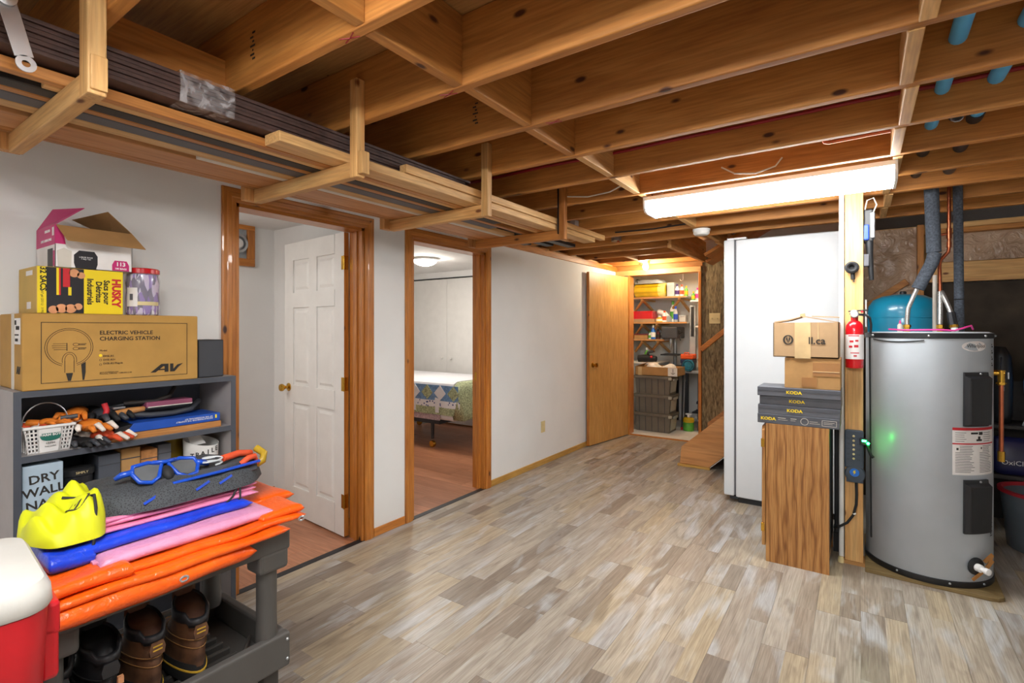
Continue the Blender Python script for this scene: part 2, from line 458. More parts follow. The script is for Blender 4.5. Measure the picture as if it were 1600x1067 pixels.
# six-panel white leaf of the first doorway, standing open into the small room
def panel_leaf(parent, hinge, ang):
    W, Hh, T = .80, 2.0, .035
    lf = bpy.data.objects.new('door_leaf', None)
    m = MB()
    cols = [(0, .11), (.115, .345), (.345, .445), (.445, .675), (.675, W)]
    rows = [(0, .2), (.2, .82), (.82, .95), (.95, 1.52), (1.52, 1.63), (1.63, 1.87), (1.87, Hh)]
    for j, (z0, z1) in enumerate(rows):
        for i, (x0, x1) in enumerate(cols):
            if not (i in (1, 3) and j in (1, 3, 5)): m.box(x0, x1, 0, T, z0, z1)
            else: m.box(x0, x1, .01, T - .01, z0, z1)
    o = mk('door_leaf', m, 'paint white', None, local=True)
    o.parent = parent; o.location = Vector(hinge) - origin(parent); o.rotation_euler = (0, 0, ang)
    for j in (1, 3, 5):
        for i in (1, 3):
            x0, x1 = cols[i]; z0, z1 = rows[j]
            q = MB()
            for yy, s in ((.01, -1), (T - .01, 1)):
                ring = lambda e, d: [(x0 + e, yy + s * d, z0 + e), (x1 - e, yy + s * d, z0 + e), (x1 - e, yy + s * d, z1 - e), (x0 + e, yy + s * d, z1 - e)]
                q.rings([ring(.022, 0), ring(.04, .008)])
            p = mk('panel', q, 'paint white', None, local=True); p.parent = o
    for z in (.23, 1.0, 1.8):
        h = mk('hinge', MB().lathe(-.006, T + .004, [(.006, z - .045), (.006, z + .045)], 10).box(-.006, .03, T, T + .002, z - .045, z + .045), 'brass', None, local=True, smooth=True); h.parent = o
        h = mk('hinge_plate', B(-.0015, 0, .004, T, z - .045, z + .045), 'brass', None, local=True); h.parent = o
    k = mk('edge_strip', B(-.0005, .0, .0, T, 0, Hh), 'cedar Z', None, local=True); k.parent = o
    kn = MB()
    for s in (-1, 1):
        yb = 0 if s < 0 else T
        kn.lathe(W - .065, .93, [(.03, yb), (.03, yb + s * .006), (.012, yb + s * .012), (.011, yb + s * .03), (.024, yb + s * .045), (.028, yb + s * .055), (.024, yb + s * .068), (.008, yb + s * .074)], 20, 'Y')
    # lathe about Y takes (z, x): swap handled by axis
    p = mk('knob', kn, 'brass', None, local=True, smooth=True); p.parent = o
    return o
# the leaf is hinged on the jamb nearest the bedroom door
panel_leaf(d1, (-2.79, 2.15, .012), R(180 - 5))

# window in the small room
wn = root('window_1', (-4.05, 2.1, 1.88))
for a in ((1.94, 2.195, 2.165, 2.225), (1.94, 2.195, 1.875, 1.935)):
    mk('frame_rail', B(-4.05, -4.025, a[0] - .25, a[1], a[2], a[3]), 'cedar Y', wn, bevel=.004)
mk('frame_stile', B(-4.05, -4.025, 2.135, 2.195, 1.935, 2.165), 'cedar Z', wn, bevel=.004)
mk('frame_stile', B(-4.05, -4.025, 1.69, 1.75, 1.935, 2.165), 'cedar Z', wn, bevel=.004)
mat('pane', '9aa2a8', .15, var=.2, scale=14)
mk('pane', B(-4.05, -4.045, 1.75, 2.135, 1.935, 2.165), 'pane', wn)
mk('vent_ring', MB().lathe(2.06, 2.05, [(.075, -4.045), (.075, -4.02), (.055, -4.015), (.05, -4.04)], 28, 'X'), 'metal galvanised', wn, smooth=True)
mk('vent_hub', MB().lathe(2.06, 2.05, [(.04, -4.045), (.036, -4.018), (.01, -4.012)], 24, 'X'), 'paint white', wn, smooth=True)

# closet doors of the bedroom
for i, (a, b) in enumerate(((-5.85, -4.93), (-4.93, -4.0), (-4.0, -2.8))):
    c = root('door_closet', ((a + b) / 2, 5.5, 0))
    mk('leaf', B(a + .002, b - .002, 5.5, 5.53, .02, 2.095), 'paint white', c, bevel=.003)
    for kx in ([a + .1, b - .1] if i == 1 else [b - .08]):
        mk('knob', MB().lathe(kx, .95, [(.008, 5.5), (.008, 5.485), (.016, 5.478), (.014, 5.465), (.004, 5.462)], 14, 'Y'), 'paint white', c, smooth=True)
struct('trim_closet_track', B(-5.9, -2.78, 5.49, 5.5, 2.1, 2.112), 'metal dark')
struct('baseboard_bedroom', B(-5.9, -2.78, 5.535, 5.55, 0, .015), 'cedar X')

# ------------------------------------------------------------------ storage doorway, wood slab door
d3 = root('door_3', (-2.04, 6.3, 0))
mk('casing', B(-1.605, -1.572, 6.27, 6.42, 0, 2.06), 'cedar Z', d3, bevel=.004)
mk('casing', B(-2.49, -2.467, 6.27, 6.42, 0, 2.06), 'cedar Z', d3, bevel=.004)
mk('head_casing', B(-2.66, -1.572, 6.265, 6.42, 2.06, 2.125), 'stud X', d3, bevel=.004)
mk('header_board', B(-2.66, -1.56, 6.28, 6.42, 2.127, 2.19), 'joist X', d3, bevel=.003)
mk('header_board', B(-2.66, -1.56, 6.27, 6.42, 2.192, 2.3), 'stud X', d3, bevel=.003)
mk('sill_strip', B(-2.467, -1.605, 6.285, 6.31, 0, .014), 'cedar X', d3)
leaf = mk('door_leaf', B(0, .88, -.035, 0, .012, 2.04), 'door veneer', None, local=True, bevel=.002)
leaf.parent = d3; leaf.location = Vector((-2.475, 6.24, 0)) - origin(d3); leaf.rotation_euler = (0, 0, R(-98.3))
p = mk('leaf_edge', B(.88, .883, -.035, 0, .012, 2.04), 'cedar Z', None, local=True); p.parent = leaf
kn = MB()
for s, yb in ((1, 0),):
    kn.lathe(.81, .95, [(.03, yb), (.03, yb + s * .006), (.012, yb + s * .012), (.012, yb + s * .03), (.025, yb + s * .045), (.026, yb + s * .06), (.006, yb + s * .068)], 18, 'Y')
p = mk('knob', kn, 'brass', None, local=True, smooth=True); p.parent = leaf
p = mk('lock_rose', MB().lathe(.73, .95, [(.02, 0), (.018, .008), (.006, .01)], 16, 'Y'), 'brass', None, local=True, smooth=True); p.parent = leaf

# ------------------------------------------------------------------ ceiling: subfloor, joists, blocking
ce = root('ceiling', (0, 1, 2.18))
for i in range(-3, 3):
    for j in range(-2, 4):
        x0 = i * 1.22 + (.6 if j % 2 else 0); y0 = j * 1.83 - .3
        x1, y1 = x0 + 1.22, y0 + 1.83
        x0, x1, y0, y1 = max(x0, -2.85), min(x1, 2.45), max(y0, -2.7), min(y1, 6.45)
        if x1 - x0 < .05 or y1 - y0 < .05: continue
        if y0 >= 4.8 and x0 > -1.6: continue
        if y1 > 5.02 and x1 > -1.5: y1 = 5.02
        mk('subfloor_panel', B(x0 + .001, x1 - .001, y0 + .001, y1 - .001, 2.415, 2.434), 'plywood', ce)
mk('subfloor_panel', B(-2.85, 2.45, -2.7, 5.02, 2.436, 2.45).box(-2.95, -1.2, 5.02, 7.8, 2.436, 2.45), 'plywood', ce)
JY = [.877 + .407 * k for k in range(-8, 14)]
jm = {}
for y in JY:
    x1 = 2.4 if y < 4.9 else -1.56
    key = x1
    if key not in jm:
        b = B(-2.76, x1, 0, .038, 0, .235); me = bpy.data.meshes.new('joist'); me.from_pydata(b.v, [], b.f); me.materials.append(M('joist X')); jm[key] = me
    o = add_piece(jm[key], ce, 'joist', (0, y, 2.18))
    q = o.modifiers.new('bevel', 'BEVEL'); q.width = .006; q.segments = 3
for k in range(len(JY) - 1):
    y0, y1 = JY[k] + .038, JY[k + 1]
    if y1 < .2: continue
    off = [-.0, .012, -.008, .01][k % 4]
    if y1 < 5.4: mk('blocking', B(-1.12 + off, -1.082 + off, y0, y1, 2.182, 2.412), 'stud Y' if y0 > 2.0 else 'joist Y', ce, bevel=.003)
    if y1 < 4.6: mk('blocking', B(.112 + off, .15 + off, y0, y1, 2.183 - .006, 2.26 if k % 2 else 2.30), 'stud Y', ce, bevel=.003)
    if y0 > 5.0: mk('blocking', B(-2.2, -2.162, y0, y1, 2.184, 2.41), 'stud Y', ce, bevel=.003)
# grade stamps and red layout marks on the joists
for (x, y, z) in ((-1.62, .877, 2.30), (-1.62, 1.284, 2.28), (-1.35, 1.691, 2.3)):
    m = MB()
    for q in range(7): m.box(x - .004 - .012 * (q % 2), x + .012 - .005 * (q % 3), y - .0016, y - .0008, z - .05 + .014 * q, z - .044 + .014 * q)
    props(mk('grade_stamp', m, 'print dark', ce), kind='stuff')
for (x, y) in ((-1.16, .896), (-1.16, 1.303), (-.98, 1.71)):
    for d in (1, -1): mk('red_mark', MB().tube([(x - .03, y - .011 * d, 2.1795), (x, y + .002, 2.1795), (x + .03, y + .011 * d, 2.1795)], .0018, 5), 'wire red', ce)
mk('rim_board', B(-2.85, -2.775, -2.7, 6.4, 2.2, 2.434), 'joist Y', ce)
mk('trimmer', B(-1.56, -1.522, 4.95, 6.3, 2.17, 2.41), 'stud Y', ce, bevel=.003)
mk('hatch_board', B(-1.95, -1.8, .5095, .8765, 2.19, 2.3), 'joist Y', ce)
# stairwell shaft
mk('shaft_lining', B(-1.522, 2.4, 5.02, 5.06, 2.415, 3.0), 'plywood', ce)
mk('shaft_lining', B(-1.6, -1.56, 5.0, 6.4, 2.434, 3.0), 'plywood', ce)
mk('shaft_cover', B(-1.65, 2.45, 5.0, 6.45, 3.0, 3.05), 'plywood', ce)  # unseen cap added to keep world light out of the stairwell
m = MB().bar((-1.3, 5.45, 2.12), (-.2, 5.45, 2.75), .28, .03, up=(-.5, 0, .86)).bar((-1.36, 5.75, 2.09), (-.2, 5.75, 2.75), .28, .03, up=(-.5, 0, .86))
mk('stair_soffit_board', m, 'cedar X', ce)

# brown textured panel beside the storage doorway
def bark():
    g = N('brown bark panel'); tc = g.add('ShaderNodeTexCoord')
    mp = g.add('ShaderNodeMapping'); mp.inputs['Scale'].default_value = (60, 60, 9); g.ln(tc.outputs['Object'], mp.inputs[0])
    n = g.add('ShaderNodeTexNoise', i_Scale=1.0, i_Detail=6, i_Distortion=1.5); g.ln(mp.outputs[0], n.inputs['Vector'])
    g.ln(g.ramp(n.outputs[0], [(.32, '4a3a24'), (.5, '7d6a48'), (.68, 'a08d68')]), g.b.inputs['Base Color'])
    g.b.inputs['Roughness'].default_value = .7; g.bump(n.outputs[0], .5, .004); MATS['bark'] = g.m
bark()
for i in range(2):
    struct('wall_panel_stairs', B(-1.57 + i * .75, -1.57 + (i + 1) * .75 - .003, 6.298, 6.32, 0, 2.24), 'bark')
# vapour barrier over insulation behind the heater
# ------------------------------------------------------------------ lights
mat('tube diffuser', 'f8faf9', .4, var=.0, emit=TUBE_POWER)
mat('lamp glass', 'fff6ea', .4, var=.0, emit=85); mat('fill lamp glass', 'fff8f0', .4, var=.0, emit=38)
mat('bulb glass', 'fff0d0', .4, var=.0, emit=330)
def wrap_light(x0, x1, y0, y1, label):
    t = thing('ceiling_light', label, 'ceiling light', ((x0 + x1) / 2, (y0 + y1) / 2, 2.085), 'wraparound fluorescent ceiling lights')
    mk('housing', B(x0, x1, y0, y1, 2.155, 2.179), 'paint white', t, bevel=.002)
    ym = (y0 + y1) / 2; h = (y1 - y0) / 2
    pr = [(-h * .97, 2.156), (-h * .93, 2.12), (-h * .8, 2.095), (-h * .55, 2.088), (h * .55, 2.088), (h * .8, 2.095), (h * .93, 2.12), (h * .97, 2.156)]
    mk('diffuser', MB().prism([(ym + a, z) for a, z in pr], 'X', x0 + .012, x1 - .012), 'tube diffuser', t)
    for a in (x0, x1 - .012): mk('end_cap', MB().prism([(ym + p * 1.03, z - (.003 if z < 2.15 else 0)) for p, z in pr], 'X', a, a + .012), 'paint white', t)
wrap_light(-1.095, .145, 3.0, 3.26, 'long white wraparound fluorescent light fixed under the joists beside the post')
wrap_light(-1.2, .04, .0, .26, 'added out-of-view fill light shaped as a wraparound fluorescent on the joists above the photographer')  # added fill lamp overhead, out of view, copying the visible fixture
wrap_light(-.6, .64, -1.75, -1.49, 'added out-of-view fill light shaped as a wraparound fluorescent on the joists behind the photographer')  # second added fill lamp, behind the camera
def dome(x, y, z, label, power=None):
    t = thing('dome_light', label, 'ceiling light', (x, y, z - .09), 'white dome lights in the two rooms')
    mk('base_ring', MB().lathe(x, y, [(.15, z), (.155, z - .02), (.14, z - .03), (.13, z - .01)], 32), 'paint white', t, smooth=True)
    mk('glass_dome', MB().lathe(x, y, [(.135, z - .025), (.125, z - .05), (.09, z - .075), (.04, z - .09), (.005, z - .092)], 32), power or 'lamp glass', t, smooth=True)
dome(-4.19, 4.3, 2.2, 'lit white dome light on the bedroom ceiling above the quilted bed')
dome(-3.4, .9, 2.2, 'added unseen dome lamp brightening the small room with the open white door', 'fill lamp glass')  # added lamp, out of view, to brighten the small room
t = thing('light_bulb', 'bare lit bulb in a lampholder in front of the storage doorway header', 'light bulb', (-2.15, 5.98, 2.1))
mk('lampholder', MB().lathe(-2.15, 5.98, [(.05, 2.27), (.05, 2.25), (.028, 2.24), (.024, 2.19), (.018, 2.185)], 20), 'print white', t, smooth=True)
mk('junction_box', MB().lathe(-2.15, 5.98, [(.055, 2.31), (.055, 2.271)], 8), 'metal galvanised', t)
mk('glass_globe', MB().lathe(-2.15, 5.98, [(.014, 2.186), (.02, 2.165), (.031, 2.14), (.033, 2.12), (.026, 2.1), (.006, 2.09)], 20), 'bulb glass', t, smooth=True)
t = thing('light_bulb', 'added unseen fill bulb under the storage closet ceiling behind the header', 'light bulb', (-2.0, 6.75, 2.2))  # added bulb hidden by the header, brightens the closet
mk('lampholder', MB().lathe(-2.0, 6.75, [(.05, 2.43), (.05, 2.37), (.028, 2.36), (.024, 2.31), (.018, 2.3)], 20), 'print white', t, smooth=True)
mk('glass_globe', MB().lathe(-2.0, 6.75, [(.014, 2.3), (.02, 2.28), (.031, 2.255), (.033, 2.235), (.026, 2.215), (.006, 2.205)], 20), 'bulb glass', t, smooth=True)
# ------------------------------------------------------------------ lumber rack under the joists
HY = [.877 - .407, 1.284, 2.098, 2.912]           # near faces of the joists that carry the hangers
place = ['nearest the photographer', 'above the doorway with the white six-panel door', 'above the bedroom doorway', 'last before the wooden slab door']
for i, y in enumerate(HY):
    t = thing('rack_hanger', 'wooden hanger bracket of the overhead lumber rack, ' + place[i], 'rack bracket', (-1.95, y - .04, 1.965), 'wooden hangers of the lumber rack')
    xo = -1.61
    mt = 'stud' if i < 3 else 'joist'
    mk('outer_upright', B(xo, xo + .042 + (.02 if i == 0 else 0), y - .04, y - .001, 1.955, 2.33 if i != 0 else 2.41), mt + ' Z', t, bevel=.004)
    if i in (0, 1): mk('side_block', B(xo + .044, xo + .07, y - .036, y - .001, 1.965, 2.05), 'stud Z', t, bevel=.003)
    mk('arm', B(-2.30, xo - .0005, y - .038, y - .002, 1.957, 2.018), mt + ' X', t, bevel=.004)
    mk('inner_upright', B(-2.342, -2.302, y - .075, y - .001, 1.965, 2.36), 'board Z', t, bevel=.003)
    if i == 3: mk('metal_strap', B(xo - .004, xo - .001, y - .05, y, 1.99, 2.3), 'metal dark', t)
mat('siding brown', '4a3530', .6, var=.18, scale=30); mat('siding dark', '2c2624', .6, var=.2, scale=20); mat('strip white', 'cfc8bd', .6)
mat('strip grey', '55555a', .55)
for z in 'abc': pass
wood('pine pale Y', 'c08c50', 'd6a567', 'e4bd86', 'Y', .55, knots=.03); wood('pine orange Y', 'a8662c', 'c07e3e', 'd09452', 'Y', .5, knots=.03); wood('pine red Y', 'a26a3a', 'bf8652', 'd09a68', 'Y', .55)
# bottom layer, resting on the arms, from the wall side outwards: (x0, x1, y0, y1, height, material, words)
ZB = 2.0185
rows = [
    (-2.296, -2.272, .1, 3.15, .03, 'pine red Y', 'thin red-brown moulding, innermost piece on the lumber rack'),
    (-2.268, -2.235, -.4, 2.95, .022, 'pine orange Y', 'orange pine moulding second from the wall side on the lumber rack'),
    (-2.232, -2.075, .0, 2.93, .02, 'pine red Y', 'widest pinkish pine board lying on the rack arms above the doorways'),
    (-2.070, -2.035, .9, 3.1, .02, 'strip white', 'pale whitish strip beside the wide pinkish board on the rack'),
    (-2.030, -1.975, .2, 2.9, .022, 'pine pale Y', 'pale pine strip between the whitish strip and the dark strip on the rack'),
    (-1.970, -1.900, -.5, 2.6, .02, 'strip grey', 'dark grey strip lying in the middle of the rack arms'),
    (-1.895, -1.862, -.3, 3.2, .026, 'pine orange Y', 'orange pine strip on the room side of the dark grey strip'),
    (-1.857, -1.800, -.6, 2.5, .02, 'siding dark', 'blackish brown plank lying flat near the outer uprights of the rack'),
    (-1.795, -1.765, .4, 3.3, .024, 'pine pale Y', 'pale pine batten third from the outer uprights of the rack'),
    (-1.760, -1.725, -.4, 3.0, .03, 'pine orange Y', 'orange pine batten second from the outer uprights of the rack'),
]
for (a, b, y0, y1, h, m_, lb) in rows:
    o = mk('lumber_board', B(a, b, y0, y1, ZB, ZB + h), m_, bevel=.003); props(o, lb, 'board', 'boards on the lumber rack')
o = mk('lumber_board', MB().prism([(-1.718, ZB), (-1.625, ZB), (-1.625, ZB + .032), (-1.63, ZB + .037), (-1.718, ZB + .037)], 'Y', .97, 3.45), 'pine pale Y', bevel=.003)
props(o, 'thick pale pine board with a sawn end, along the outer uprights of the rack', 'board', 'boards on the lumber rack')
o = mk('lumber_board', B(-1.665, -1.622, 1.55, 3.62, ZB + .0385, ZB + .075), 'pine pale Y', bevel=.003)
props(o, 'pale pine batten lying on top of the thick pine board along the outer uprights', 'board', 'boards on the lumber rack')
# bundle of brown planks: thin planks stacked
k = 0
wz = ['lowest', 'second lowest', 'third lowest', 'fourth lowest', 'third highest', 'second highest', 'topmost']
for i in range(7):
    z = ZB + .0385 + i * .0125
    o = mk('siding_plank', B(-1.86 + .006 * (i % 3), -1.672 - .004 * (i % 2), -.6 + .01 * i, 2.05 - .02 * (i % 3), z, z + .0115), 'siding brown', bevel=.0025)
    props(o, wz[i] + ' dark brown plank of the wrapped bundle on the lumber rack', 'plank', 'dark brown planks on the lumber rack')
for i in range(3):
    z = ZB + .0385 + i * .0125
    o = mk('siding_plank', B(-2.09 + .01 * i, -1.89, -.7, 1.75 + .1 * i, z, z + .0115), 'siding dark', bevel=.0025)
    props(o, ['lowest', 'middle', 'top'][i] + ' blackish plank stacked on the wall side of the brown bundle', 'plank', 'dark brown planks on the lumber rack')
def film():
    g = N('cling film'); tc = g.add('ShaderNodeTexCoord')
    n = g.add('ShaderNodeTexNoise', i_Scale=16.0, i_Detail=5, i_Distortion=2.5); g.ln(tc.outputs['Object'], n.inputs['Vector'])
    a = g.add('ShaderNodeMapRange', i_1=.4, i_2=.75, i_3=.06, i_4=.55); g.ln(n.outputs[0], a.inputs[0]); g.ln(a.outputs[0], g.b.inputs['Alpha'])
    g.b.inputs['Base Color'].default_value = (.75, .72, .74, 1); g.b.inputs['Roughness'].default_value = .15; g.bump(n.outputs[0], .8, .004); MATS['film'] = g.m
film()
x0, x1, z0, z1 = -1.868, -1.664, ZB + .036, ZB + .0385 + .0125 * 7 + .003
m = MB(); rs = []
for j in range(9):
    y = .68 + .02 * j
    r = []
    for (px, pz) in [(x0, z0), (x1, z0), (x1 + .006, (z0 + z1) / 2), (x1, z1), ((x0 + x1) / 2, z1 + .004), (x0, z1)]:
        d = noise.noise(Vector((px * 30, y * 40, pz * 30))) * .005
        r.append((px + d * .4, y, pz + abs(d)))
    rs.append(r)
m.rings(rs, caps=False)
o = mk('plastic_wrap', m, 'film', smooth=True); props(o, 'crumpled clear plastic wrap around the bundle of brown planks', 'plastic wrap')
# metal bracket bar hanging at the near end of the rack
t = thing('metal_strap_bar', 'flat galvanised metal bar with a hole, leaning on the near end of the rack', 'metal bar', (-1.62, .33, 1.99))
mk('bar', MB().bar((-1.612, .33, 2.015), (-1.612, .30, 2.13), .004, .035, up=(0, 1, .2)), 'metal galvanised', t, bevel=.001)
m = MB(); n = 20; o_, i_ = [], []
for s in (-.002, .002):
    o_.append([(-1.612 + s, .333 + .019 * math.cos(2 * math.pi * k / n), 2.0 + .019 * math.sin(2 * math.pi * k / n)) for k in range(n)])
    i_.append([(-1.612 + s, .333 + .008 * math.cos(2 * math.pi * k / n), 2.0 + .008 * math.sin(2 * math.pi * k / n)) for k in range(n)])
m.rings([o_[0], o_[1], i_[1], i_[0]], close=True)
mk('eye_end', m, 'metal galvanised', t)
mk('hook_end', MB().lathe(.298, 2.135, [(.019, -1.614), (.019, -1.60), (.012, -1.598)], 18, 'X'), 'metal galvanised', t, smooth=True)
# dark metal drawer slides at the far end of the rack
for i, (x, y0, y1, lb) in enumerate(((-2.22, 2.75, 3.45, 'dark metal drawer rail nearest the wall at the far end of the rack'), (-2.1, 2.72, 3.6, 'dark metal drawer rail in the middle at the far end of the rack'), (-1.98, 2.8, 3.75, 'dark metal drawer rail on the room side at the far end of the rack'))):
    t = thing('metal_rail', lb, 'metal rail', (x, y0, ZB), 'metal rails on the lumber rack')
    zz = ZB + .034 if i < 2 else ZB + .034
    mk('channel', B(x - .035, x + .035, y0, y1, zz, zz + .004).box(x - .035, x - .031, y0, y1, zz, zz + .025).box(x + .031, x + .035, y0, y1, zz, zz + .025), 'metal dark', t, bevel=.001)
    mk('slider', B(x - .02, x + .02, y0 + .05, y1 - .08, zz + .005, zz + .014), 'metal galvanised', t)
    t.location = t.location

# ------------------------------------------------------------------ pipes and wires through the joists
mat('pipe blue', '5bb6ee', .45, var=.04); mat('pipe abs', '22262c', .45); mat('wire white', 'd8d2c4', .5); mat('wire red', '8c1520', .5); mat('wire black', '1c1a1a', .5)
def pipe(name, pts, r, m_, lb, cat='pipe', group=None, n=14):
    o = mk(name, MB().tube(pts, r, n), m_, smooth=True); props(o, lb, cat, group); return o
t = thing('drain_pipe', 'light blue plastic pipe running through the joists, nearer the post', 'pipe', (.255, 2, 2.27), 'light blue plastic pipes through the joists')
mk('blue_tube', MB().tube([(.235, .2, 2.305), (.258, 2.98, 2.285)], .024, 16), 'pipe blue', t, smooth=True)
mk('coupling', MB().tube([(.258, 2.96, 2.285), (.2585, 3.0, 2.285)], .031, 16).tube([(.2585, 3.0, 2.285), (.259, 3.07, 2.285), (.255, 3.12, 2.275), (.255, 3.14, 2.25)], .028, 16), 'pipe abs', t, smooth=True)
mk('black_elbow', MB().tube([(.26, 3.02, 2.285), (.2, 3.03, 2.285), (.17, 3.035, 2.285)], .026, 14), 'pipe abs', t, smooth=True)
mk('black_tube', MB().tube([(.26, 3.05, 2.285), (.262, 3.75, 2.27)], .026, 14), 'pipe abs', t, smooth=True)
t = thing('drain_pipe', 'light blue plastic pipe running through the joists at the far right', 'pipe', (.41, 2, 2.27), 'light blue plastic pipes through the joists')
mk('blue_tube', MB().tube([(.43, .2, 2.315), (.40, 2.86, 2.285)], .025, 16), 'pipe blue', t, smooth=True)
mk('black_tube', MB().tube([(.4, 2.84, 2.285), (.408, 3.75, 2.27)], .029, 16), 'pipe abs', t, smooth=True)
t = thing('pipe_clamp', 'small black and chrome clamp fitting on a joist between the two pipes', 'clamp', (.33, 2.9, 2.27))
mk('clamp_body', MB().tube([(.335, 2.90, 2.30), (.335, 2.83, 2.28)], .022, 12), 'pipe abs', t, smooth=True)
mk('clamp_ring', MB().tube([(.335 + .02 * math.cos(a), 2.83, 2.275 + .02 * math.sin(a)) for a in [k * .628 for k in range(10)]], .004, 6, close=True), 'metal galvanised', t, smooth=True)
pipe('copper_stub', [(-.14, 2.70, 2.40), (-.14, 2.70, 2.235), (-.135, 2.70, 2.225), (-.12, 2.70, 2.22), (.105, 2.70, 2.225)], .008, 'copper', 'short copper elbow pipe on the joist in front of the long light')
for i, y in enumerate((2.505 - .004, 1.0 * 2.098 + .407 * 0 - .004)):
    pass
pipe('red_cable', [(x, 2.496 + .003 * math.sin(x * 5), 2.305 - .004 * abs(math.sin(x * 4.2))) for x in [-2.5 + .1 * k for k in range(40)]], .008, 'wire red', 'dark red cable stapled along the side of a joist', 'cable')
pipe('white_cable', [(-.62, 2.90, 2.25), (-.55, 2.88, 2.20), (-.45, 2.885, 2.185), (-.36, 2.90, 2.21), (-.33, 2.905, 2.25)], .004, 'wire white', 'white cable loop hanging on a joist left of the long light', 'cable')
pipe('white_cable', [(-1.55, 2.88, 2.225), (-1.4, 2.87, 2.2), (-1.25, 2.86, 2.205), (-1.14, 2.85, 2.24)], .004, 'wire white', 'white cable hanging by the rack\'s last uprights', 'cable')
pipe('black_cable', [(-1.75, 4.12, 2.21), (-1.4, 4.1, 2.2), (-1.1, 4.115, 2.215)], .006, 'wire black', 'black cable between joists behind the long light, nearer one', 'cable')
pipe('grey_cable', [(-1.75, 4.15, 2.2), (-1.4, 4.16, 2.19), (-1.1, 4.15, 2.2)], .005, 'strip grey', 'grey cable between joists behind the long light, farther one', 'cable')
pipe('black_cable', [(-.75, 3.7, 2.21), (-.3, 3.69, 2.22), (-.1, 3.68, 2.225)], .006, 'wire black', 'black cable on the joist above the freezer left of the post', 'cable')
for i, (x, y) in enumerate(((-1.93, 3.68), (-2.08, 4.09), (-1.9, 4.5))):
    t = thing('junction_box', ['grey metal junction box on a joist, nearest of three past the rack', 'grey metal junction box on a joist, middle of three past the rack', 'grey metal junction box on a joist, farthest of three past the rack'][i], 'junction box', (x, y, 2.2), 'junction boxes past the rack')
    mk('box', MB().lathe(x, y, [(.05, 2.2), (.05, 2.25)], 8), 'metal galvanised', t)
    mk('cable_clamp', MB().lathe(x + .03, y - .03, [(.012, 2.2), (.012, 2.185), (.005, 2.183)], 8), 'copper', t)
# smoke detector
t = thing('smoke_detector', 'round white smoke detector under the joists near the freezer', 'smoke detector', (-1.06, 4.24, 2.13))
mk('base', MB().lathe(-1.06, 4.24, [(.068, 2.18), (.068, 2.165)], 32), 'paint white', t, smooth=True)
mk('cover', MB().lathe(-1.06, 4.24, [(.062, 2.166), (.062, 2.145), (.05, 2.132), (.02, 2.13), (.003, 2.13)], 32), 'paint white', t, smooth=True)
# ------------------------------------------------------------------ staircase
t = thing('staircase', 'orange-brown wooden stairs with a closed side board, rising behind the freezer', 'stairs', (-1.0, 5.7, 0))
mk('side_board', MB().prism([(-1.5, .03), (-1.485, .195), (-.2, 1.325), (-.2, .96), (-1.22, .022)], 'Y', 5.16, 5.18), 'particle orange', t, bevel=.002)
mk('edge_strip', MB().bar((-1.22, 5.17, .013), (-.2, 5.17, .95), .022, .006, up=(-.68, 0, .73)), 'strip white', t)
mk('foot_strip', B(-1.52, -1.21, 5.14, 5.185, 0, .024), 'yellow trim X', t, bevel=.003)
for k in range(5):
    x = -1.42 + .225 * k; z = .19 * (k + 1)
    mk('tread', B(x - .02, x + .25, 5.182, 6.28, z - .03, z), 'particle orange', t, bevel=.003)
    mk('riser', B(x, x + .018, 5.182, 6.28, z - .19, z - .03), 'particle orange', t)
mk('wall_skirt', MB().prism([(-1.5, .02), (-1.5, .26), (-.2, 1.4), (-.2, 1.1), (-1.3, .02)], 'Y', 6.28, 6.297), 'particle orange', t)
t = thing('handrail', 'reddish wooden handrail sloping up the brown panel beside the stairs', 'handrail', (-1.3, 6.25, 1.1))
mk('rail', MB().bar((-1.57, 6.255, 1.125), (-.2, 6.255, 2.29), .035, .06, up=(-.65, 0, .76)), 'cedar X', t, bevel=.008)
for f in (.25, .7): mk('bracket', MB().bar((-1.57 + 1.37 * f, 6.297, 1.08 + 1.165 * f), (-1.57 + 1.37 * f, 6.255, 1.1 + 1.165 * f), .02, .02), 'metal dark', t)
t = thing('light_switch', 'ivory double switch plate on the brown textured panel', 'switch', (-1.422, 6.297, 1.435))
mat('ivory', 'd9c692', .4)
mk('plate', B(-1.485, -1.36, 6.29, 6.298, 1.435, 1.56), 'ivory', t, bevel=.004)
for dx in (-.03, .03): mk('toggle', MB().box(-1.4225 + dx - .006, -1.4225 + dx + .006, 6.278, 6.29, 1.488, 1.506), 'ivory', t, bevel=.002)
t = thing('wall_outlet', 'ivory electrical outlet low on the white wall past the bedroom door', 'outlet', (WX, 4.42, .32))
mk('plate', B(WX, WX + .006, 4.38, 4.455, .325, .44), 'ivory', t, bevel=.003)
for z in (.355, .41): mk('socket', MB().lathe(4.4175, z, [(.016, WX + .006), (.015, WX + .009)], 16, 'X'), 'ivory', t)

# ------------------------------------------------------------------ freezer
mat('appliance white', 'cdd0d3', .35, var=.01)
t = thing('freezer', 'tall white upright freezer standing behind the oak cabinet', 'freezer', (-.5, 4.65, 0))
mk('body', B(-.815, -.11, 4.31, 5.0, .045, 2.08), 'appliance white', t, bevel=.008)
mk('door', B(-.905, -.828, 4.31, 5.0, .05, 2.085), 'appliance white', t, bevel=.008)
mk('door_gasket', B(-.828, -.815, 4.318, 4.99, .06, 2.07), 'strip grey', t)
mk('top_hinge', B(-.88, -.74, 4.315, 4.37, 2.083, 2.098), 'print white', t, bevel=.002)
mk('bottom_hinge', B(-.86, -.80, 4.312, 4.35, .03, .05), 'metal dark', t)
mk('plinth', B(-.80, -.12, 4.33, 4.98, .0, .045), 'black plastic', t)

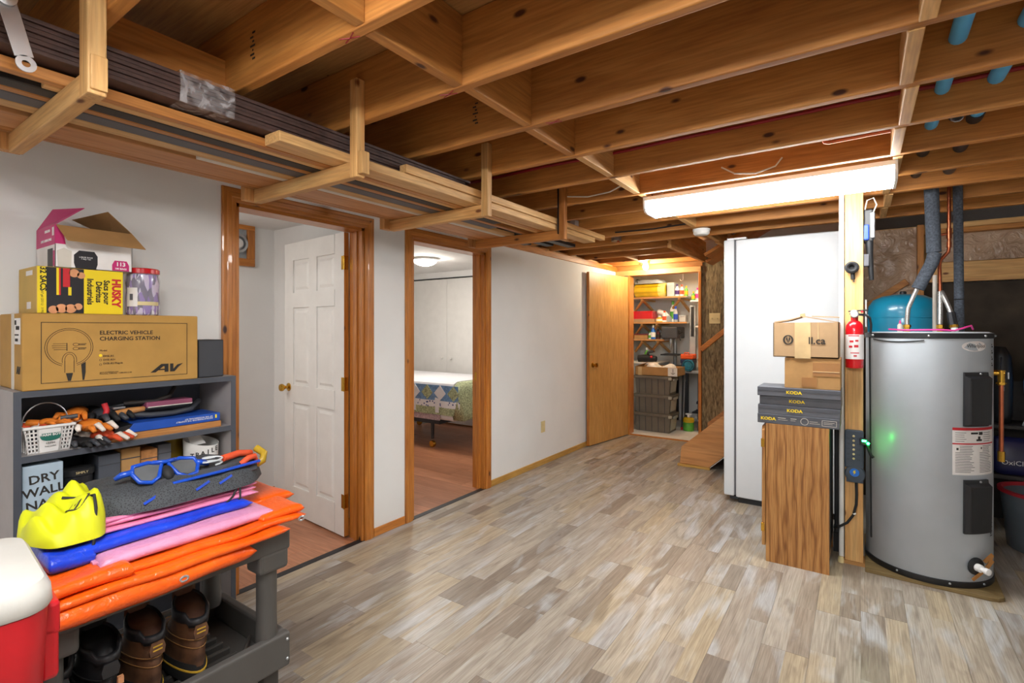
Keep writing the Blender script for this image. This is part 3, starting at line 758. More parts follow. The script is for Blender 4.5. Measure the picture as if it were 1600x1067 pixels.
# ------------------------------------------------------------------ oak cabinet and the boxes on it
t = thing('cabinet', 'narrow oak-grain laminate cabinet with its end panel towards the photographer', 'cabinet', (-.3, 3.55, 0))
mk('end_panel', B(-.465, -.145, 3.335, 3.353, 0, .818), 'oak', t, bevel=.0015)
mk('end_panel', B(-.465, -.145, 3.782, 3.8, .0, .818), 'oak', t, bevel=.0015)
mk('top_panel', B(-.465, -.145, 3.353, 3.782, .8, .818), 'oak', t)
mk('bottom_panel', B(-.45, -.145, 3.353, 3.782, .08, .096), 'oak', t)
mk('back_panel', B(-.152, -.146, 3.353, 3.782, .08, .8), 'black plastic', t)
dr = mk('door', MB().prism([(3.338, .09), (3.338, .775), (3.352, .80), (3.79, .80), (3.79, .09)], 'X', -.487, -.468), 'oak', t, bevel=.003)
for z in (.7, .2): mk('hinge', B(-.49, -.472, 3.328, 3.337, z - .025, z + .025), 'brass', dr, bevel=.001)
t = thing('computer_tower', 'narrow black computer case standing between the cabinet and the post', 'electronics', (-.12, 3.73, 0))
mk('case', B(-.135, -.085, 3.70, 3.95, .12, .79), 'black plastic', t, bevel=.006)
mk('foot', B(-.14, -.08, 3.72, 3.93, 0, .12), 'black plastic', t)
mat('carton grey', '5a5c64', .45, var=.05); mat('carton grey dark', '4b4d55', .45, var=.05)
kl = ['lowest grey carton under three alike, with a pictogram line and yellow lettering', 'grey carton with yellow lettering, second from the bottom of its stack', 'grey carton with yellow lettering, third from the bottom, set slightly right', 'topmost grey carton with yellow lettering, under the cardboard boxes']
z = .8185
for i, (x0, x1, h, dy) in enumerate(((-.510, -.095, .056, 0), (-.508, -.093, .053, .003), (-.500, -.09, .052, .012), (-.510, -.09, .053, -.004))):
    t = thing('flat_carton', kl[i], 'box', ((x0 + x1) / 2, 3.5, z), 'grey cartons on the cabinet')
    y0 = 3.335 + dy
    mk('carton', B(x0, x1, y0, 3.565, z, z + h), 'carton grey', t, bevel=.003)
    mk('lid_flap', B(x0 + .002, x1 - .002, y0 - .002, y0, z + h * .62, z + h - .002), 'carton grey dark', t)
    lx = {0: -.452, 1: -.315, 2: -.305, 3: -.318}[i]
    text('KODA', .024, (lx, y0 - .003, z + h * .5), '-Y', 'print yellow', t, sx=1.15, bold=.03)
    if i == 0:
        m = MB(); n = 24
        ring = lambda r, yy: [(-.265 + r * math.cos(2 * math.pi * k / n), yy, z + .028 + r * math.sin(2 * math.pi * k / n)) for k in range(n)]
        m.rings([ring(.02, y0 - .003), ring(.0175, y0 - .003)], caps=False)
        for (a, b, c_, d_) in ((-.40, -.36, .036, .039), (-.40, -.35, .026, .028), (-.335, -.305, .036, .039), (-.335, -.31, .026, .028), (-.24, -.2, .03, .032), (-.24, -.19, .02, .022)):
            m.box(a, b, y0 - .003, y0 - .0025, z + c_, z + d_)
        for (a, b, c_, d_) in ((-.18, -.11, .012, .014), (-.18, -.11, .042, .044), (-.18, -.178, .012, .044), (-.112, -.11, .012, .044), (-.172, -.12, .032, .034), (-.172, -.13, .024, .026)):
            m.box(a, b, y0 - .003, y0 - .0025, z + c_, z + d_)
        props(mk('printed_marks', m, 'strip white', t), kind='stuff')
    z += h + .0005
mat('tape brown', '9a6a38', .3, var=.08); mat('tape clear', 'c9ab7c', .2, var=.1)
t = thing('cardboard_box', 'small worn cardboard box with brown tape patches, under the larger cardboard box', 'box', (-.23, 3.5, z), 'cardboard boxes on the cabinet')
mk('carton', MB().box(-.367, -.092, 3.345, 3.565, z, z + .176).jitter(.002, 9), 'cardboard', t, bevel=.003)
mk('tape_patch', B(-.225, -.096, 3.3425, 3.345, z + .075, z + .15), 'tape brown', t); mk('tape_patch', B(-.28, -.205, 3.342, 3.345, z + .012, z + .065), 'tape brown', t)
mk('tape_seam', B(-.225, -.096, 3.341, 3.3425, z + .098, z + .102), 'tape clear', t)
z += .179
t = thing('cardboard_box', 'larger open cardboard box with dark lettering, topmost on the cabinet', 'box', (-.26, 3.5, z), 'cardboard boxes on the cabinet')
x0, x1, y0, y1, h = -.426, -.1, 3.34, 3.565, .2
m = B(x0, x1, y0, y0 + .004, z, z + h).box(x0, x1, y1 - .004, y1, z, z + h).box(x0, x0 + .004, y0, y1, z, z + h).box(x1 - .004, x1, y0, y1, z, z + h).box(x0, x1, y0, y1, z, z + .004)
mk('carton', m, 'cardboard pale', t)
mk('flap', MB().prism([(x0 + .004, z + h), (x0 + .08, z + h + .012), (-.29, z + h + .03), (-.285, z + h + .036), (x0 + .075, z + h + .018), (x0, z + h + .006)], 'Y', y0 + .03, y1 - .02), 'cardboard pale', t)
mk('flap', MB().prism([(-.262, z + h + .03), (x1, z + h - .003), (x1, z + h + .002), (-.262, z + h + .036)], 'Y', y0 + .01, y0 + .14), 'cardboard pale', t)
mk('flap', MB().prism([(-.24, z + h + .036), (x1, z + h + .028), (x1, z + h + .033), (-.24, z + h + .041)], 'Y', y0 + .15, y1 - .01), 'cardboard pale', t)
mk('flap_tip', MB().prism([(-.30, z + h + .03), (-.27, z + h + .03), (-.272, z + h + .056), (-.297, z + h + .052)], 'Y', y0 + .12, y0 + .124), 'cardboard pale', t)
mk('tape_strip', B(-.315, -.235, y0 - .0015, y0, z - .006, z + h), 'tape clear', t)
mk('tape_seam', B(-.2, -.196, y0 - .0012, y0, z + .1, z + h), 'tape clear', t)
text('ll.ca', .056, (-.205, y0 - .002, z + .095), '-Y', 'print dark', t, bold=.015)
m = MB(); n = 28
rg = lambda a, b: [(-.348 + a * math.cos(2 * math.pi * k / n), y0 - .002, z + .1 + b * math.sin(2 * math.pi * k / n)) for k in range(n)]
m.rings([rg(.027, .028), rg(.017, .022)], caps=False)
for s in (-1, 1): m.prism([(-.348, z + .08), (-.348 + s * .011, z + .105), (-.348 + s * .006, z + .12), (-.348 + s * .002, z + .1)], 'Y', y0 - .002, y0 - .001)
mk('logo', m, 'print dark', t)

# ------------------------------------------------------------------ post with the things fixed on it
PY = 3.57
t = thing('support_post', 'bare wooden support post between the cabinet and the water heater', 'post', (-.03, PY + .045, 0))
mk('post', B(-.077, .012, PY, PY + .089, .02, 2.178), 'stud Z', t, bevel=.003)
mk('post_shoe', B(-.08, .02, PY - .005, PY + .12, 0, .02), 'plywood', t)
t = thing('conduit', 'thin white painted pipe standing from floor to joists along the post', 'conduit', (-.093, PY + .03, 0))
mk('tube', MB().lathe(-.094, PY + .02, [(.0135, 0.03), (.0135, 2.178)], 14), 'paint white', t, smooth=True)
mk('foot', MB().lathe(-.096, PY - .0, [(.016, 0), (.017, .012), (.013, .032)], 14), 'ivory', t, smooth=True)
mat('red gloss', 'c4121c', .22, coat=.4); mat('label white', 'e8e4e2', .5); mat('red print', 'c8202a', .6)
ex, ey = -.03, 3.51
t = thing('fire_extinguisher', 'red fire extinguisher with a white label hung on the wooden post', 'fire extinguisher', (ex, ey, 1.15))
mk('cylinder', MB().lathe(ex, ey, [(.03, 1.15), (.042, 1.155), (.044, 1.165), (.044, 1.375), (.04, 1.40), (.028, 1.418), (.018, 1.425), (.018, 1.445)], 32), 'red gloss', t, smooth=True)
lb = mk('label', MB().lathe(ex, ey, [(.0448, 1.205), (.0448, 1.345)], 32, caps=False), 'label white', t, smooth=True)
m = MB()
for k, (a, b, zz, hh) in enumerate(((-40, 30, 1.335, .006), (-30, -5, 1.30, .012), (5, 25, 1.305, .01), (-35, -12, 1.27, .012), (-2, 25, 1.272, .014), (-25, 30, 1.238, .005), (-5, 15, 1.22, .008))):
    ring = [[(ex + .0452 * math.sin(R(a + (b - a) * j / 5)), ey - .0452 * math.cos(R(a + (b - a) * j / 5)), q) for j in range(6)] for q in (zz, zz + hh)]
    m.add(ring[0] + ring[1], [(j, j + 1, j + 7, j + 6) for j in range(5)])
props(mk('label_print', m, 'red print', lb), kind='stuff')
mk('gauge', MB().lathe(ex, 1.462, [(.022, ey - .01), (.022, ey - .03), (.018, ey - .033), (.003, ey - .033)], 24, 'Y'), 'metal galvanised', t, smooth=True)
mk('gauge_face', MB().lathe(ex, 1.462, [(.016, ey - .0335), (.003, ey - .0345)], 20, 'Y'), 'label white', t)
mk('valve_head', B(-.048, -.012, ey - .012, ey + .02, 1.44, 1.475), 'black plastic', t, bevel=.004)
mk('lever', MB().bar((-.06, ey, 1.478), (.035, ey + .005, 1.484), .02, .008).bar((-.055, ey, 1.462), (.03, ey, 1.45), .018, .006), 'black plastic', t, bevel=.002)
mk('pull_pin', MB().lathe(.006, 1.474, [(.007, ey - .02), (.007, ey - .014)], 12, 'Y'), 'red gloss', t)
mk('hose', MB().tube([(-.01, ey, 1.46), (.02, ey - .004, 1.458), (.042, ey, 1.44), (.048, ey + .01, 1.40), (.046, ey + .02, 1.35)], .006, 8), 'black rubber', t, smooth=True)
# power bar
mat('slate', '3a4552', .5); mat('blue disc', '1f6fd0', .35); mat('led green', '10ff50', .3, emit=110)
t = thing('power_bar', 'slate grey surge-protector power bar screwed to the wooden post', 'power bar', (-.03, 3.55, .47))
pts = [(-.072, .79), (.008, .79), (.014, .78), (.014, .57), (-.078, .57), (-.078, .78)]
mk('body', MB().prism(pts, 'Y', 3.545, 3.5695), 'slate', t, bevel=.006)
mk('round_end', MB().lathe(-.028, .535, [(.05, 3.569), (.05, 3.55), (.046, 3.542), (.01, 3.54)], 28, 'Y').box(-.07, .012, 3.545, 3.569, .487, .53), 'slate', t, smooth=True)
mk('blue_emblem', MB().lathe(-.03, .545, [(.024, 3.541), (.022, 3.538), (.004, 3.538)], 24, 'Y'), 'blue disc', t, smooth=True)
mk('bolt_mark', MB().prism([(-.034, .557), (-.024, .559), (-.028, .549), (-.022, .549), (-.035, .533), (-.032, .545), (-.038, .545)], 'Y', 3.5365, 3.538), 'print yellow', t)
for i in range(6):
    mk('outlet_pin', MB().lathe(-.034, .755 - .026 * i, [(.0065, 3.546), (.0065, 3.541), (.003, 3.538)], 10, 'Y'), 'ivory', t, smooth=True)
m = MB()
for i in range(5):
    for dx in (-.026, .024):
        m.box(-.034 + dx - .006, -.034 + dx - .004, 3.5435, 3.5455, .735 - .03 * i, .745 - .03 * i).box(-.034 + dx + .002, -.034 + dx + .004, 3.5435, 3.5455, .735 - .03 * i, .745 - .03 * i)
props(mk('outlet_slots', m, 'black plastic', t), kind='stuff')
mk('cord', MB().tube([(-.022, 3.555, .487), (-.02, 3.55, .42), (-.022, 3.545, .36), (-.035, 3.54, .30), (-.065, 3.535, .25), (-.105, 3.53, .22), (-.128, 3.56, .20), (-.128, 3.64, .19)], .007, 10), 'black rubber', t, smooth=True)
mk('cord_clip', MB().tube([(-.033, 3.54, .312), (-.03, 3.541, .305)], .009, 10), 'print white', t)
t = thing('plug_adapter', 'small black plug adapter with a glowing green light in the power bar', 'plug', (.02, 3.54, .69))
mk('adapter_body', B(-.005, .032, 3.51, 3.544, .715, .75), 'black plastic', t, bevel=.004)
mk('green_light', MB().lathe(.034, .727, [(.007, 3.512), (.006, 3.505), (.002, 3.503)], 12, 'Y').box(.006, .026, 3.508, 3.511, .735, .745), 'led green', t, smooth=True)
mk('adapter_tail', MB().tube([(.03, 3.52, .715), (.038, 3.515, .69), (.046, 3.51, .665), (.058, 3.508, .65)], .008, 8), 'black rubber', t, smooth=True)
# ring and handset on the post
t = thing('hose_nozzle', 'round black rubber nozzle hung on a screw halfway up the post', 'nozzle', (-.04, 3.55, 1.67))
mk('ring', MB().lathe(-.043, 1.735, [(.014, 3.569), (.03, 3.566), (.036, 3.555), (.034, 3.54), (.024, 3.535), (.015, 3.54), (.012, 3.555)], 28, 'Y'), 'black rubber', t, smooth=True)
mk('stem', MB().tube([(-.04, 3.56, 1.71), (-.038, 3.56, 1.665)], .011, 10), 'black rubber', t, smooth=True)
mk('screw', MB().tube([(-.034, 3.57, 1.655), (-.034, 3.545, 1.655)], .004, 8), 'metal dark', t)
t = thing('cordless_tool', 'black and blue cordless tool hanging on the side of the post', 'tool', (.05, 3.6, 1.65))
mk('body', B(.014, .06, 3.58, 3.66, 1.88, 2.07), 'black plastic', t, bevel=.008)
mk('silver_side', B(.045, .068, 3.575, 3.64, 1.90, 2.05), 'metal galvanised', t, bevel=.006)
mat('tool blue', '1f46b4', .4)
mk('blue_grip', B(.014, .04, 3.57, 3.6, 1.89, 1.98), 'tool blue', t, bevel=.006)
mk('handle', MB().tube([(.04, 3.6, 1.89), (.043, 3.6, 1.8), (.052, 3.6, 1.66)], [.02, .016, .011], 10), 'black plastic', t, smooth=True)
mk('charger', B(.013, .04, 3.575, 3.62, 1.74, 1.81), 'strip grey', t, bevel=.004)
mk('cable', MB().tube([(.02, 3.59, 2.07), (.03, 3.58, 2.12), (.06, 3.575, 2.13), (.075, 3.58, 2.09), (.06, 3.59, 2.05)], .004, 6), 'strip white', t, smooth=True)
# ------------------------------------------------------------------ water heater
HX, HYY, HR = .31, 3.775, .285
def cyl(th, z, r=HR): return (HX + r * math.cos(R(th)), HYY + r * math.sin(R(th)), z)
t = thing('heater_base_board', 'worn plywood board under the water heater with rounded corner', 'board', (.3, 3.75, 0))
pts = [(.02, 3.50), (.53, 3.48), (.575, 3.49), (.6, 3.52), (.62, 4.1), (0.02, 4.1)]
mk('board', MB().prism(pts, 'Z', 0, .02), 'plywood worn', t, bevel=.003)
mat('heater grey', 'b0b7be', .36, .12, var=.02)
t = thing('water_heater', 'tall grey cylindrical electric water heater with black access covers', 'water heater', (HX, HYY, .02))
mk('tank', MB().lathe(HX, HYY, [(HR - .003, .05), (HR, .055), (HR, 1.325), (HR - .003, 1.328)], 64), 'heater grey', t, smooth=True)
mk('bottom_ring', MB().lathe(HX, HYY, [(HR + .002, .021), (HR + .004, .025), (HR + .004, .052), (HR, .054)], 64), 'black plastic', t, smooth=True)
mk('top_ring', MB().lathe(HX, HYY, [(HR, 1.326), (HR + .004, 1.328), (HR + .004, 1.352), (HR, 1.355)], 64), 'black plastic', t, smooth=True)
mk('top_lid', MB().lathe(HX, HYY, [(HR, 1.354), (HR - .02, 1.36), (.01, 1.362)], 64), 'heater grey', t, smooth=True)
for th in (-150, -92, -38, -10):
    mk('ring_screw', MB().ball(cyl(th, 1.34, HR + .005), .007, n=10, m=6), 'metal galvanised', t, smooth=True)
for th in (-120, -75, -40): mk('ring_screw', MB().ball(cyl(th, .04, HR + .005), .006, n=10, m=6), 'metal galvanised', t, smooth=True)
mk('seam_wire', MB().tube([cyl(-158 + k * .3, 1.33 - .006 * (k > 0) - .09 * k, HR + .003) for k in range(14)], .0045, 6), 'black rubber', t, smooth=True)
mk('loop_wire', MB().tube([cyl(a, 1.318 - .012 * math.sin((a + 150) / 58 * math.pi), HR + .003) for a in range(-150, -91, 6)], .003, 6), 'black rubber', t, smooth=True)
def cover(z0, z1):
    th0, th1 = -63.5, -35
    def sec(z, ins, out):
        n = 8
        return [cyl(th0 + ins + (th1 - th0 - 2 * ins) * k / n, z, HR + out) for k in range(n + 1)]
    m = MB(); n = 9
    def patch(rows_):
        v = [p for r_ in rows_ for p in r_]
        m.add(v, [(j * n + k, j * n + k + 1, (j + 1) * n + k + 1, (j + 1) * n + k) for j in range(len(rows_) - 1) for k in range(n - 1)])
    base = [sec(z0, .5, .001), sec(z0, .5, .012), sec(z0 + .006, .5, .014), sec(z0 + .012, 3, .032), sec(z1 - .03, 3, .036), sec(z1 - .018, .8, .014), sec(z1, .8, .012), sec(z1, .8, .001)]
    patch(base)
    for side in (0, n - 1):
        ids = [r_[side] for r_ in base]
        m.add(ids, [tuple(range(len(ids)))])
    c = mk('access_cover', m, 'black plastic', t, bevel=.0)
    mk('side_rib', MB().tube([cyl(th0 + 4, z0 + .02, HR + .031), cyl(th0 + 4, z1 - .04, HR + .034)], .004, 8), 'black rubber', c, smooth=True)
    mk('cover_screw', MB().ball(cyl(-47, z1 - .008, HR + .014), .006, n=10, m=6), 'metal galvanised', c, smooth=True)
cover(.868, 1.15); cover(.308, .588)
def cpatch(a0, a1, z0, z1, out, n=14):
    m = MB(); v = [cyl(a0 + (a1 - a0) * k / n, z, HR + out) for z in (z0, z1) for k in range(n + 1)]
    return m.add(v, [(k, k + 1, n + 2 + k, n + 1 + k) for k in range(n)])
lab = mk('warning_label', cpatch(-72.5, -22, .612, .86, .0008), 'label white', t)
mk('red_band', MB().add(cpatch(-72.5, -22, .846, .86, .0012).v, cpatch(0, 1, 0, 1, 0).f), 'red print', lab)
mk('red_band', cpatch(-72.5, -22, .772, .779, .0012), 'red print', lab)
m = MB()
for j in range(17):
    z = .762 - j * .0085
    for a0, a1 in ((-70, -50), (-45, -26)):
        e = a1 - rnd.random() * 6
        q = cpatch(a0 if j > 3 else a0 + 4, e, z, z + .0028, .0012, 6); m.add(q.v, q.f)
for j in range(5):
    for a0, a1 in ((-70, -58), (-40, -26)):
        q = cpatch(a0, a1 - rnd.random() * 4, .832 - j * .011, .8345 - j * .011, .0012, 6); m.add(q.v, q.f)
props(mk('fine_print', m, 'strip grey', lab), kind='stuff')
m = MB()
for q in (cpatch(-55, -47, .826, .836, .0013, 4), cpatch(-46, -41, .822, .838, .0013, 4), cpatch(-49, -42, .79, .80, .0013, 4), cpatch(-47, -44, .80, .815, .0013, 4), cpatch(-69, -67, .742, .754, .0013, 2), cpatch(-43.5, -42, .748, .758, .0013, 2)): m.add(q.v, q.f)
props(mk('pictogram', m, 'print dark', lab), kind='stuff')
# oval badge
m = MB(); n = 28
m.add([cyl(-50.2 + 14 * math.cos(2 * math.pi * k / n), 1.286 + .027 * math.sin(2 * math.pi * k / n), HR + .0015) for k in range(n)], [tuple(range(n))])
bd = mk('badge', m, 'label white', t)
def wrap_text(body, size, th, z, material, parent, out=.0022, sx=1, name='lettering', bold=0):
    o = text(body, size, (0, 0, 0), '+Z', material, None, name=name, mt=Matrix.Diagonal((sx, 1, 1, 1)), depth=0, bold=bold)
    og = origin(parent)
    for v in o.data.vertices:
        a = th + math.degrees(v.co.x / HR); p = cyl(a, z + v.co.y, HR + out); v.co = (p[0] - og.x, p[1] - og.y, p[2] - og.z)
    o.parent = parent
wrap_text('Whirlpool', .026, -48.5, 1.287, 'print dark', bd)
m = MB()
for k in range(12): q = cpatch(-24, -20 - 2 * (k % 3), 1.18 + .011 * k, 1.187 + .011 * k, .0012, 3); m.add(q.v, q.f)
props(mk('side_print', m, 'print dark', t), kind='stuff')
m = MB()
for k in range(9): q = cpatch(-28, -22 - 2 * (k % 2), .28 + .011 * k, .286 + .011 * k, .0012, 3); m.add(q.v, q.f)
props(mk('side_print', m, 'strip grey', t), kind='stuff')
# drain valve
def radial(th, z, r0, prof, n=18):
    d = Vector((math.cos(R(th)), math.sin(R(th)), 0)); a = Vector((-d.y, d.x, 0)); b = Vector((0, 0, 1)); c = Vector((HX, HYY, z)) + d * r0
    m = MB(); m.rings([[c + d * l + a * (r * math.cos(2 * math.pi * k / n)) + b * (r * math.sin(2 * math.pi * k / n)) for k in range(n)] for r, l in prof]); return m
dv = mk('drain_flange', radial(-50, .138, HR, [(.045, 0), (.045, .006), (.04, .01)]), 'black plastic', t, smooth=True)
mk('drain_valve', radial(-50, .136, HR, [(.02, .01), (.02, .03), (.012, .034), (.012, .05), (.016, .052), (.016, .07), (.008, .072)]), 'print white', dv, smooth=True)
m = MB(); c = Vector(cyl(-44, .145, HR + .02))
for (dx, dz, dx2, dz2, ww) in ((0, .02, .035, .06, .02), (.02, .0, .03, .055, .018), (.01, -.01, .035, .03, .02), (-.005, -.03, -.05, -.075, .016)):
    m.bar(c + Vector((dx, dx * .6, dz)), c + Vector((dx2, dx2 * .6, dz2)), .004, ww, up=(.8, .5, .1))
mat('paper tag', 'a8743c', .8)
mk('drain_tag', m, 'paper tag', dv)
# relief valve and copper discharge pipe
t = thing('relief_valve', 'brass relief valve with a copper drop pipe on the right side of the heater', 'valve', (.62, 3.75, .66))
mk('valve_body', MB().tube([(.585, 3.74, 1.14), (.635, 3.735, 1.14)], .016, 14).tube([(.622, 3.735, 1.155), (.622, 3.735, 1.075)], [.018, .015], 14).tube([(.622, 3.735, 1.09), (.622, 3.735, 1.08)], .022, 6), 'brass', t, smooth=True)
mk('lever', B(.645, .65, 3.72, 3.735, 1.11, 1.145), 'metal galvanised', t)
mk('drop_pipe', MB().tube([(.622, 3.735, 1.075), (.622, 3.735, .70)], .0105, 14), 'copper', t, smooth=True)
mk('end_fitting', MB().tube([(.622, 3.735, .72), (.622, 3.735, .665)], .016, 8), 'brass', t, smooth=True)
# ------------------------------------------------------------------ pressure tank and pipes behind the heater
mat('tank blue', '1585a8', .3, coat=.3)
t = thing('pressure_tank', 'turquoise blue domed pressure tank standing behind the water heater', 'pressure tank', (.245, 4.5, 0))
mk('shell', MB().lathe(.245, 4.5, [(.17, .02), (.2, .08), (.205, .15), (.205, 1.49), (.2, 1.535), (.175, 1.58), (.12, 1.607), (.05, 1.618), (.005, 1.62)], 48), 'tank blue', t, smooth=True)
mk('weld_band', MB().lathe(.245, 4.5, [(.205, 1.45), (.2075, 1.452), (.2075, 1.458), (.205, 1.46)], 48, caps=False), 'tank blue', t, smooth=True)
mk('stand', MB().lathe(.245, 4.5, [(.19, 0), (.19, .05), (.17, .06)], 32), 'black plastic', t, smooth=True)
mk('air_cap', MB().lathe(.245, 4.5, [(.02, 1.615), (.02, 1.635), (.015, 1.64)], 14), 'black plastic', t, smooth=True)
mat('foam grey', '4c535e', .85, var=.25, scale=90, bump=.3); mat('braid', 'b9b7b4', .3, .8, var=.25, scale=160); mat('wire pink', 'd43a8c', .45)
t = thing('insulated_pipe', 'water pipe in thick grey foam with braided hose into the heater', 'pipe', (.33, 3.95, 1.36))
mk('foam_sleeve', MB().tube([(.345, 3.93, 2.33), (.36, 3.93, 1.835)], .036, 20), 'foam grey', t, smooth=True)
mk('foam_sleeve', MB().tube([(.365, 3.93, 1.832), (.35, 3.93, 1.77), (.285, 3.93, 1.62)], .034, 20), 'foam grey', t, smooth=True)
mk('braided_hose', MB().tube([(.285, 3.93, 1.63), (.262, 3.925, 1.57), (.238, 3.92, 1.50), (.232, 3.91, 1.43), (.232, 3.91, 1.39)], .0125, 12), 'braid', t, smooth=True)
mk('hose_nut', MB().lathe(.232, 3.91, [(.016, 1.36), (.016, 1.385), (.02, 1.386), (.02, 1.402), (.014, 1.404)], 6), 'brass', t)
t = thing('insulated_pipe', 'slim grey foam-covered vertical pipe right of the copper line', 'pipe', (.5, 4.2, 1.36))
mk('foam_sleeve', MB().tube([(.49, 4.12, 2.4), (.497, 4.12, 1.56)], .024, 18), 'foam grey', t, smooth=True)
mk('foam_sleeve', MB().tube([(.497, 4.12, 1.555), (.503, 4.12, 1.0)], .024, 18), 'foam grey', t, smooth=True)
t = thing('copper_line', 'copper water line with elbows and tee above the heater, feeding braided hoses', 'pipe', (.42, 4.0, 1.36))
mk('riser', MB().tube([(.437, 4.0, 2.285), (.437, 4.0, 1.87), (.434, 4.0, 1.84), (.395, 3.995, 1.79), (.392, 3.99, 1.75), (.395, 3.98, 1.58)], .0095, 12), 'copper', t, smooth=True)
mk('elbow', MB().tube([(.437, 4.0, 2.24), (.437, 4.0, 2.28), (.445, 4.0, 2.29), (.46, 4.0, 2.292), (.475, 4.0, 2.293)], .0125, 12), 'copper', t, smooth=True)
mk('run', MB().tube([(.47, 4.0, 2.293), (1.4, 4.0, 2.295)], .0095, 12), 'copper', t, smooth=True)
mk('tee', MB().tube([(.437, 4.0, 1.98), (.437, 4.0, 1.92)], .0135, 12).tube([(.437, 4.0, 1.95), (.38, 4.0, 1.945)], .008, 10).tube([(.437, 4.0, 1.865), (.437, 4.0, 1.90)], .0125, 12), 'copper', t, smooth=True)
mk('braided_hose', MB().tube([(.393, 3.98, 1.60), (.392, 3.95, 1.52), (.39, 3.93, 1.44), (.388, 3.92, 1.38)], .0125, 12), 'braid', t, smooth=True)
mk('braided_hose', MB().tube([(.4, 3.98, 1.60), (.412, 3.95, 1.56), (.43, 3.93, 1.5), (.437, 3.92, 1.47)], .0125, 12), 'braid', t, smooth=True)
mk('hose_nut', MB().lathe(.388, 3.92, [(.014, 1.36), (.014, 1.375), (.019, 1.38), (.019, 1.4), (.013, 1.403)], 6), 'brass', t)
mk('drop_valve', MB().tube([(.436, 3.92, 1.475), (.445, 3.915, 1.41), (.448, 3.91, 1.395)], [.02, .022, .02], 8), 'metal dark', t)
mk('valve_ring', MB().tube([(.447, 3.912, 1.40), (.449, 3.91, 1.385)], .023, 10), 'brass', t)
mk('plastic_neck', MB().tube([(.449, 3.91, 1.385), (.455, 3.905, 1.36)], [.016, .017], 12), 'print white', t, smooth=True)
pipe('white_riser', [(.39, 4.2, 1.72), (.39, 4.2, 0)], .012, 'strip white', 'thin pale pipe between the blue tank and the copper line', 'pipe')
pipe('pink_wire', [(.14, 3.8, 1.375), (.2, 3.72, 1.37), (.35, 3.7, 1.372), (.43, 3.72, 1.368), (.48, 3.76, 1.385), (.51, 3.8, 1.395), (.52, 3.82, 1.375)], .005, 'wire pink', 'pink wire lying across the top of the water heater', 'wire')
t = thing('glue_bottle', 'tiny clear bottle with a red tip on top of the water heater', 'bottle', (.195, 3.85, 1.361))
mk('bottle', MB().lathe(.195, 3.85, [(.012, 1.361), (.013, 1.365), (.013, 1.40), (.007, 1.408)], 14), 'strip white', t, smooth=True)
mk('tip', MB().lathe(.195, 3.85, [(.007, 1.408), (.003, 1.428), (.001, 1.43)], 10), 'wire pink', t, smooth=True)
t = thing('wall_bracket_strip', 'thin white plastic strip beside the blue pressure tank', 'strip', (.03, 4.2, 1.3))
mk('strip', B(.024, .032, 4.1, 4.11, 1.39, 1.57), 'print white', t); mk('clip', B(.03, .042, 4.095, 4.11, 1.455, 1.47), 'print white', t, bevel=.002)
# ------------------------------------------------------------------ bookshelf by the first doorway
mat('shelf edge', '4a4e57', .55); mat('shelf face', 'a39d9c', .6, var=.04)
SX, SB, Y0, Y1 = -2.34, -2.64, .452, 1.186
t = thing('bookshelf', 'dark grey laminate bookshelf against the white wall beside the first doorway', 'bookshelf', (-2.49, .82, 0))
for a, b in ((Y0, Y0 + .02), (Y1 - .02, Y1)):
    mk('side_panel', B(SB, SX - .003, a, b, 0, 1.165), 'shelf face', t); mk('edge_band', B(SX - .003, SX, a, b, 0, 1.165), 'shelf edge', t)
    if b > 1: mk('outer_face', B(SB, SX, b, b + .0008, 0, 1.165), 'shelf edge', t)
for z in (1.165, .943, .69, .38, .08):
    mk('shelf', B(SB, SX - .003, Y0 + .02, Y1 - .02, z - .022, z), 'shelf face', t); mk('edge_band', B(SX - .003, SX, Y0 + .02, Y1 - .02, z - .022, z), 'shelf edge', t)
mk('back_panel', B(SB - .004, SB, Y0, Y1, 0, 1.165), 'shelf edge', t)
# charging-station carton
mat('carton tan', 'b58a45', .8, var=.05, scale=12)
z0 = 1.1655
t = thing('charger_carton', 'long tan cardboard carton with a printed car charger, on top of the bookshelf', 'box', (-2.48, .75, z0))
mk('carton', B(-2.635, -2.335, .472, 1.024, z0, 1.432), 'carton tan', t, bevel=.005, seg=3)
FX = -2.3345
m = MB()
for (a, b, c, d) in ((.52, .982, 1.4, 1.402), (.52, .982, 1.188, 1.19), (.52, .522, 1.19, 1.4), (.98, .982, 1.188, 1.4)): m.box(FX, FX + .0004, a, b, c, d)
mk('print_frame', m, 'print dark', t)
def ov(cy, cz, a, b, w, n=40, gap=None):
    m = MB(); pts = []
    for k in range(n + 1):
        th = R(gap) + (2 * math.pi - 2 * R(gap)) * k / n if gap else 2 * math.pi * k / n
        pts.append((-math.sin(th), -math.cos(th)))
    v = [(FX + .0004, cy + a * p, cz + b * q) for p, q in pts] + [(FX + .0004, cy + (a - w) * p, cz + (b - w) * q) for p, q in pts]
    return m.add(v, [(k, k + 1, n + 2 + k, n + 1 + k) for k in range(n)])
m = ov(.597, 1.312, .068, .069, .0016, gap=18); q = ov(.597, 1.312, .062, .063, .0014, gap=18); m.add(q.v, q.f)
for a, zz in ((.57, 1.325), (.567, 1.318), (.568, 1.311), (.572, 1.304)): m.box(FX, FX + .0004, a - .018, .589, zz, zz + .0013)
m.box(FX, FX + .0004, .589, .591, 1.3, 1.328)
for zz in (1.322, 1.307):
    q = ov(.615, zz, .009, .0055, .0013, 20); m.add(q.v, q.f)
    m.box(FX, FX + .0004, .622, .645, zz + .001, zz + .003).box(FX, FX + .0004, .622, .642, zz - .003, zz - .001)
for s in (-1, 1): m.box(FX, FX + .0004, .597 + s * .013 - .0008, .597 + s * .013 + .0008, 1.222, 1.265)
